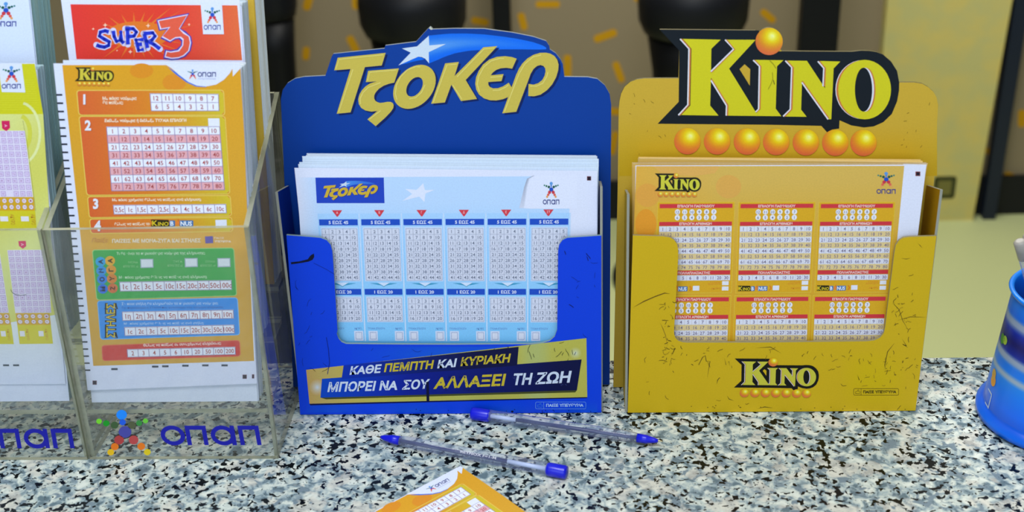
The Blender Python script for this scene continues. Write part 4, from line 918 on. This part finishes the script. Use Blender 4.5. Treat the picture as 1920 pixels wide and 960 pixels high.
def standing(px_quad, y, z, lean, name, label, print_fn=None, col=(218, 222, 244), thick=None, side=(176, 190, 200), group=None, stack_label=None, drop=True, scol=None):
    pl = vplane(y, ZC + z, lean); qq = [pl.uv(*p) for p in px_quad]
    if drop: qq[2] = (qq[2][0], .0004); qq[3] = (qq[3][0], .0004)
    cc = Canvas(pl); cc.base(qq, .0003, col)
    if print_fn: print_fn(cc.frame())
    o = cc.build(name, M_PAPER); tag(o, label, 'betting slip', group)
    if thick:
        pl2 = Plane(pl.world(0, 0, -.0008), pl.ux, pl.uy)
        k = .0002; q2 = [(qq[0][0] + k, qq[0][1] - .004), (qq[1][0] + k, qq[1][1] - .004), (qq[2][0] + k, .0004), (qq[3][0] + k, .0004)]
        sheet_stack('betting_slip_stack', pl2, q2, thick, scol or col, side, stack_label, n_edges=max(4, int(thick / .0012)))
    return o
# second orange slip, its foot showing below the first, then the pile
standing([(118, 113), (449, 118), (482, 742), (170, 742)], AY + .0125, th, LEAN, 'betting_slip', 'white edged slip just behind the front orange slip, its top and foot showing', None, (216, 222, 240), .016, (184, 194, 206), None, 'pile of orange portrait slips behind the front ones in the right acrylic holder')
def p_super(f):
    f.gridf(lr([(132, 8), (143.5, 111)], [(445, 10), (454, 113)]), lambda u, v: mixc(mixc((222, 64, 36), (226, 50, 52), abs(u - .35) * 2), (224, 112, 60), max(0, u * 2 - 1.1)), 1, 20, 6)
    S = lambda x, y: (160 + x / 6, 10 + y / 6)
    cx, cy = 560, 340
    for i in range(26):
        a = 2 * math.pi * i / 26 + .1 * math.sin(i * 7); r = 330 + 190 * (math.sin(i * 12.9) * .5 + .5) * (1.2 if abs(math.cos(a)) > .5 else .4); w_ = .07
        P = [(cx + 150 * math.cos(a - w_ * 2.2), cy + 60 * math.sin(a - w_ * 2.2)), (cx + r * 1.35 * math.cos(a), cy + r * .72 * math.sin(a)), (cx + 150 * math.cos(a + w_ * 2.2), cy + 60 * math.sin(a + w_ * 2.2))]
        P = [(x, max(10, min(595, y))) for x, y in P]
        f.poly([S(*p) for p in P], (226, 116, 40), 2)
    f.poly([S(*p) for p in ellipse(590, 330, 360, 150, 30)], (224, 118, 34), 3)
    let = {'S': [(265, 300), (225, 285), (170, 300), (160, 345), (215, 380), (270, 410), (262, 450), (215, 470), (160, 460), (125, 445)],
           'U': [(315, 285), (325, 350), (352, 405), (395, 390), (400, 300), (408, 400), (435, 425)],
           'P1': [(480, 440), (475, 260)], 'P2': [(450, 262), (540, 262), (575, 300), (550, 345), (480, 352)],
           'E1': [(655, 385), (570, 388), (600, 505), (660, 492)], 'E2': [(582, 440), (640, 436)],
           'R1': [(700, 480), (665, 320)], 'R2': [(655, 318), (760, 308), (785, 345), (750, 390), (690, 400), (775, 440), (840, 490)]}
    for k, P in let.items(): f.line([S(*p) for p in P], 11.5, (214, 210, 240), 5)
    for k, P in let.items():
        for p in (P[0], P[-1]): f.circ(*S(*p), 5.7, 5.7, (214, 210, 240), 5, 12)
    for k, P in let.items():
        f.line([S(*p) for p in P], 6.8, (24, 50, 200), 6)
        for p in P[1:-1]: f.circ(*S(*p), 3.3, 3.3, (24, 50, 200), 6, 12)
    def three(g):
        o = [(800 - g, 160 - g * .6), (1172 + g, 85 - g), (1070 + g * .6, 262)] + [(1130 + g, 290 - g), (1190 + g, 350), (1205 + g, 420), (1185 + g, 510), (1130 + g, 575 + g * .6), (1050, 608 + g), (970, 615 + g), (878 - g, 598 + g)]
        i = [(895 - g, 495 - g), (960, 505 - g), (1030 - g, 490 - g), (1075 - g, 450), (1080 - g, 405 + g), (1050 - g, 378 + g), (1010, 385 + g), (955, 420 + g), (845 - g, 372 + g), (920 - g * 1.4, 268 + g), (828 - g, 286 + g)]
        return [S(*p) for p in o + i]
    f.poly(three(0), (70, 60, 170), 7); f.poly(three(-14), (222, 214, 240), 8); f.poly(three(-27), (226, 92, 66), 9)
    for x, y, r in [(90, 265, 10), (225, 222, 16), (708, 228, 16), (1168, 215, 10), (508, 522, 15), (358, 508, 7)]:
        X, Y = S(x, y); r /= 3.5
        f.poly([(X, Y - r), (X + r * .25, Y - r * .25), (X + r, Y), (X + r * .25, Y + r * .25), (X, Y + r), (X - r * .25, Y + r * .25), (X - r, Y), (X - r * .25, Y - r * .25)], (250, 210, 180), 8)
    f.poly([(376, 3), (416, 3), (420, 64), (381, 64)], (218, 224, 246), 8)
    mark_vert(f, 398.2, 13, 56, 32, 9, (70, 84, 150))
standing([(114, -3), (449, -1), (492, 640), (200, 640)], AY + .046, th + .035, LEAN, 'betting_slip', 'white slip with a red starburst header and blue and white lettering, behind the orange slip', p_super, (220, 224, 246), .018, (178, 190, 204), None, 'pile of slips behind the red starburst slip')
def p_rear(f): f.poly([(300, -38), (472, -38), (512, 500), (330, 500)], (206, 172, 66), 1)
standing([(150, -40), (473, -40), (521, 600), (230, 600)], AY + .078, th + .06, LEAN, 'betting_slip', 'yellow printed slip at the back of the right acrylic holder, only its right edge visible', None, (208, 172, 60), .026, (206, 214, 222), None, 'pile of slips at the very back of the right acrylic holder', scol=(208, 172, 60))

# ---- left holder slips
s1 = lambda x, y: (x / 4, y / 4)
s2 = lambda x, y: (x / 4, 220 + y / 4)
s3 = lambda x, y: (x / 4, 430 + y / 4)
s4 = lambda x, y: (x / 3.69, 640 + y / 3.69)
def lotto(f):
    Y1, Y2 = (204, 200, 22), (214, 218, 134)
    f.gridf(lr([(-269, 119), (-250, 214)], [s1(260, 478), s1(324, 856)]), lambda u, v: Y1, 1, 4, 2)
    for k in range(14):
        y = 600 + k * 17; f.line([(-200, y / 4 + .2), (s1(170 + k * 4, y)[0] + 20, y / 4)], .5, (216, 214, 60), 2)
    f.poly([(-3, 118.5), s1(163, 478), s1(190, 693), s1(14, 690)], (218, 224, 246), 3); mark_vert(f, 21.5, 123.5, 166.5, 36, 5, (60, 66, 140))
    f.gridf(lr([(-250, 214), (-190, 640)], [s1(324, 856), s3(378, 0), s3(425, 640)]), lambda u, v: mixc(Y2, (208, 206, 96), .5 + .5 * math.sin(v * 9 + u * 6)), 1, 16, 16)
    f.gridf(lr([(-190, 640), (-183, 715)], [s3(425, 650), s4(446, 290)]), lambda u, v: mixc((220, 224, 226), (214, 220, 244), v), 1, 4, 4)
    f.line([s1(150 + 75 * math.cos(a), 1000 + 130 * math.sin(a)) for a in [math.radians(d) for d in range(-80, 70, 12)]], 8, (206, 204, 70), 2); f.line([s1(150 + 150 * math.cos(a), 1000 + 230 * math.sin(a)) for a in [math.radians(d) for d in range(-80, 80, 12)]], 5, (222, 226, 160), 2)
    def badge(P, z, t='Α'):
        f.poly(P, (206, 30, 90), z); cx = sum(p[0] for p in P) / len(P); cy = sum(p[1] for p in P) / len(P); f.vtext(t, cx, cy, 5.5, (240, 200, 220), z + 1, ccw=False, wy=1)
    badge([s1(12, 906), s1(72, 905), s1(76, 958), s1(48, 984), s1(16, 962)], 4)
    badge([s3(138, 88), s3(194, 86), s3(197, 125), s3(172, 145), s3(143, 124)], 4)
    f.line([s1(172, 905), s2(205, 200), s2(250, 560), s2(268, 700)], .5, (120, 110, 60), 3)
    LV, LL = (206, 186, 226), (164, 132, 190)
    def block(q_, nx, ny, start, last=4, skip=None):
        b = Frame(f.c, q=q_); b.rect(0, 0, 1, 1, (222, 214, 236), 3)
        for j in range(ny):
            for i in range(nx):
                col = nx - 1 - i; n_ = col * 10 + j + 1
                if skip and skip(i, j): continue
                x, y = (i + .5) / nx, (j + .5) / ny; L_, H_ = .38 / nx, .38 / ny
                b.rect(x - L_, y - H_, x + L_, y + H_, LL, 4); b.rect(x - L_ * .85, y - H_ * .85, x + L_ * .85, y + H_ * .85, (214, 198, 232), 5)
                b.vtext(str(n_), x, y, .34 / nx, (150, 90, 150), 6, ccw=False, length=(.26 if n_ > 9 else .12) / ny)
    def circles(q_, nx):
        b = Frame(f.c, q=q_); b.rect(0, 0, 1, 1, (212, 164, 24), 3)
        for j in range(2):
            for i in range(nx):
                x, y = (i + .5) / nx, .27 + .46 * j; b.circ(x, y, .37 / nx, .19, (150, 110, 120), 4, 12); b.circ(x, y, .32 / nx, .165, (228, 214, 226), 5, 12); b.vtext(str((nx - i) % 10 + 5 * j), x, y, .3 / nx, (160, 90, 120), 6, ccw=False, length=.14)
    def foot(q_, xs):
        b = Frame(f.c, q=q_); b.rect(0, 0, 1, 1, (210, 198, 34), 3)
        for x in xs: b.rect(x - .075, .32, x + .075, .6, (226, 222, 230), 4); b.vtext('ΑΚΥΡΟ', x + .16, .5, .08, (190, 120, 40), 4, ccw=False, length=.6)
    # upper right block (columns run off to the left)
    block([s2(-192, 100), s2(186, 100), s2(248, 597), s2(-142, 597)], 8, 10, 1, skip=lambda i, j: j == 9 and i == 4)
    circles([s2(-142, 598), s2(253, 598), s2(262, 700), s2(-130, 700)], 8)
    foot([s2(-125, 700), s2(264, 700), s2(275, 832), s2(-112, 832)], [.39, .79])
    # lower blocks
    block([s3(55, 155), s3(352, 152), s3(385, 625), s3(115, 628)], 6, 10, 1, skip=lambda i, j: j == 9 and i == 0)
    circles([s3(117, 628), s3(372, 628), s3(382, 716), s3(130, 716)], 5)
    foot([s3(130, 716), s3(382, 716), s3(398, 857), s3(147, 860)], [.12, .68])
    block([s3(-240, 155), s3(-5, 155), s3(66, 626), s3(-180, 628)], 5, 10, 1)
    circles([s3(-180, 628), s3(70, 628), s3(84, 716), s3(-160, 716)], 5); foot([s3(-160, 716), s3(85, 716), s3(104, 860), s3(-140, 860)], [.28, .72])
    f.line([s3(80, 450), s3(92, 472), s3(115, 488), s3(155, 495), s3(200, 489)], .9, (40, 34, 60), 8)
    for x in (42, 111): f.poly([s4(x - 21, 159), s4(x + 21, 159), s4(x + 22, 171), s4(x - 20, 171)], (60, 70, 84), 4)
standing([(-271, 118), (66, 119), (123, 720), (-188, 722)], AY + .014, th, LEAN, 'betting_slip', 'yellow slip with sideways number grids in the left acrylic holder', lotto, (216, 222, 244), .012, (150, 176, 184), None, 'pile of slips behind the yellow slip in the left acrylic holder', drop=False)
def p_white(f): mark_vert(f, 11, 3.5, 50, 40, 3, (60, 70, 150))
standing([(-296, -20), (52, -20), (124, 640), (-186, 640)], AY + .046, th + .035, LEAN, 'betting_slip', 'white slip with a small dot-figure logo behind the yellow slip in the left acrylic holder', p_white, (214, 224, 246), .034, (140, 176, 184), None, 'thick pile of slips at the back of the left acrylic holder')

# ================================================================== loose slip on the counter: same print, lying flat
A = ground(862, 877); B_ = ground(720, 955); dirv = (A - B_).normalized(); ax = Vector((dirv.x, dirv.y, 0)).normalized(); ay = ZW.cross(ax)
loose = kslip.copy(); COL.objects.link(loose); tr_uv = q[1]
Mx = Matrix((ax, ay, ZW)).transposed().to_4x4(); org = Vector((A.x, A.y, ZC + .0009)) - ax * tr_uv[0] - ay * tr_uv[1]; Mx.translation = org; loose.matrix_world = Mx
tag(loose, 'orange number slip lying flat on the granite at the bottom edge', 'betting slip')

# ================================================================== pens
def pen(tip, end, label, ink=.72, text=None, lift=0.0050):
    a = ground(*tip, ZC + lift); b = ground(*end, ZC + lift); L_ = (b - a).length; ax = (b - a).normalized()
    root = empty('ballpoint_pen', a); tag(root, label, 'pen'); bpy.context.view_layer.update()
    k = L_ / .147
    def part(name, prof, mat, n=20): return lathe(name, [(r, z * k) for r, z in prof], mat, root, n, ax, a)
    part('point', [(.0003, 0), (.0005, .001), (.0007, .0035), (.0007, .006)], M_METAL, 12)
    part('tip_cone', [(.0011, .0035), (.0019, .006), (.0029, .0115), (.0031, .0118), (.0033, .019)], M_BLUEPL)
    part('ink_tube', [(.0015, .019), (.0015, .147 * ink)], M_INK, 14)
    part('empty_tube', [(.0016, .147 * ink + .0002), (.0016, .132)], M_TUBE, 14)
    part('barrel', [(.0034, .0192), (.0042, .026), (.0046, .1333)], M_PENCLR, 6 if text is None else 24)
    part('end_plug', [(.0040, .1325), (.0046, .1336), (.0048, .135), (.0048, .1458), (.0043, .1472), (.001, .1474)], M_BLUEPL)
    if text:
        ux = Vector((ax.x, ax.y, 0)).normalized(); uy = ZW.cross(ux); mid = a + ax * (L_ * .56); nn = (CAM - mid).normalized(); uy2 = nn.cross(ux).normalized(); n2 = ux.cross(uy2)
        pl = Plane(mid + n2 * .0052, ux, uy2); c = Canvas(pl); f = Frame(c, m=None); f.m = lambda x, y: (x, -y)
        f.text(text, 0, .0002, .0017, (196, 196, 206), 0, 'c', w=.027, bold=.02); c.build('lettering', M_VINYL, root)
    return root
pen((706, 818), (1062, 886), 'clear blue ballpoint pen pointing left, the nearer of the two on the granite', .70, 'REYNOX F=1-M')
pen((1243, 828), (885, 775), 'clear blue ballpoint pen pointing right, in front of the blue display', .76)

# ================================================================== cup with pens at the right edge
g = ground(1986, 782); rb = (ground(1838, 790) - g).length
H = .098; rim = rb * .80
while proj((g.x - rim, g.y, ZC + H))[1] > 548: H += .001
root = empty('pen_cup', g); tag(root, 'blue plastic cup with pale swirled stripes at the right edge of the counter', 'cup'); bpy.context.view_layer.update()
def cupcol(th_, z, r):
    h = z / H + .02 * math.sin(th_ * 2 + 1) + .008 * math.sin(th_ * 5)
    st = [(0, (4, 96, 214)), (.07, (4, 100, 222)), (.10, (6, 84, 206)), (.2, (10, 104, 236)), (.33, (14, 120, 236)), (.40, (30, 130, 230)), (.425, (150, 170, 192)), (.445, (150, 170, 192)), (.47, (20, 120, 230)), (.52, (20, 116, 226)), (.545, (144, 160, 186)), (.575, (144, 160, 186)), (.60, (4, 40, 150)), (.68, (2, 14, 96)), (.76, (4, 40, 160)), (.80, (140, 156, 184)), (.83, (140, 156, 184)), (.855, (10, 100, 220)), (.93, (12, 120, 234)), (1.1, (20, 130, 232))]
    for (a, ca), (b, cb) in zip(st, st[1:]):
        if h <= b: return mixc(ca, cb, (h - a) / (b - a))
    return st[-1][1]
prof = [(rb - .004, 0.0), (rb, .002), (rb, .006), (rb - .004, .009)]
N_ = 60
for i in range(N_ + 1):
    t = i / N_; z = .010 + (H - .014) * t; prof.append((rb - .005 + (rim - rb + .003) * t, z))
prof += [(rim, H - .003), (rim + .001, H - .0012), (rim, H), (rim - .002, H), (rim - .003, H - .002)]
prof += [(rim - .003 + (rb - rim - .004) * t, H - .004 + (.004 + .004 - H) * t) for t in (0.02, .3, .6, .99)]
M_CUP = printed('cup_print', .3, .5)
lathe('body', prof, M_CUP, root, 96, loc=g, colf=cupcol)
# logo pieces wrapped on the cup
def cup_pt(px, py):
    best = None
    for i in range(90):
        th_ = math.radians(150 + i * 2)
        for j in range(60):
            t = (j + .5) / 60; z = .010 + (H - .014) * t; r = rb - .005 + (rim - rb + .003) * t
            p = Vector((g.x + r * math.cos(th_), g.y + r * math.sin(th_), ZC + z)); x, y = proj(p); d = (x - px) ** 2 + (y - py) ** 2
            if (best is None or d < best[0]) and (CAM - p).dot(Vector((math.cos(th_), math.sin(th_), .1))) > 0: best = (d, p, th_)
    return best[1], best[2]
cv = Canvas(Plane(g, XW, YW))
def patch(px, py, du, dv, col, pts=None):
    p, th_ = cup_pt(px, py); r = math.hypot(p.x - g.x, p.y - g.y); b = len(cv.v); L_ = pts or ellipse(0, 0, du, dv, 16)
    for u, v in L_:
        a = th_ + u / r; z = p.z - ZC + v; tt = (z - .010) / (H - .014); rr = rb - .005 + (rim - rb + .003) * tt + .0003; cv.v.append((rr * math.cos(a), rr * math.sin(a), z)); cv.c.append(lin(col))
    cv.f.append(tuple(range(b, b + len(L_))))
patch(1886, 637, .0035, .0032, (150, 180, 60)); patch(1880.5, 634, .004, .0038, (60, 130, 40)); cv.build('dot_mark', M_VINYL, root); cv = Canvas(Plane(g, XW, YW))
patch(1863.5, 714, .0045, .0042, (220, 150, 40)); patch(1865, 700, .004, .004, (200, 160, 60))
cv.build('dot_mark', M_VINYL, root); cv = Canvas(Plane(g, XW, YW))
for pts in ([(-.005, 0), (.004, 0), (.004, .0012), (-.005, .0012)], [(.003, 0), (.0042, 0), (.0042, -.011), (.003, -.011)], [(-.004, -.011), (.0042, -.011), (.0042, -.0098), (-.004, -.0098)]): patch(1856, 736, 0, 0, (190, 206, 226), pts)
cv.build('letter_mark', M_VINYL, root)
def cup_pen(top, gx, gy, label, col, r=.0040, lean=None):
    """pen standing in the cup: top end seen at a photo point above the rim, foot on the cup floor"""
    foot = Vector((g.x + gx, g.y + gy, ZC + .012)); rr = ray(*top); best = None
    d = [CAM + rr * (t / 400) for t in range(200, 520)]
    tp = min(d, key=lambda p: abs((p - foot).length - .145) + 2 * max(0, math.hypot(p.x - g.x, p.y - g.y) - rim - .02))
    ax = (tp - foot).normalized(); L_ = (tp - foot).length; pz = foot + ax * ((H - .012) / ax.z); rt = empty('ballpoint_pen', foot); tag(rt, label, 'pen'); bpy.context.view_layer.update()
    lathe('barrel', [(r * .8, .0), (r, .004), (r, L_ - .002)], M_PENCLR, rt, 20, ax, foot); lathe('ink_tube', [(.0014, .006), (.0014, L_ - .03)], M_TUBE, rt, 12, ax, foot)
    lathe('end_plug', [(r * 1.06, L_ - .0145), (r * 1.08, L_ - .001), (r * .9, L_), (r * .6, L_ + .0005)], col, rt, 20, ax, foot)
M_GREYPL = clear('smoked_clear_plastic', (.75, .72, .68, 1), .15, .5, (.45, .42, .38, 1))
cup_pen((1912, 452), .002, .0, 'clear pen with a greyish end leaning left out of the blue cup', M_GREYPL)
cup_pen((1929, 440), .012, .010, 'second clear pen in the blue cup, at the very edge of the photo', M_GREYPL)
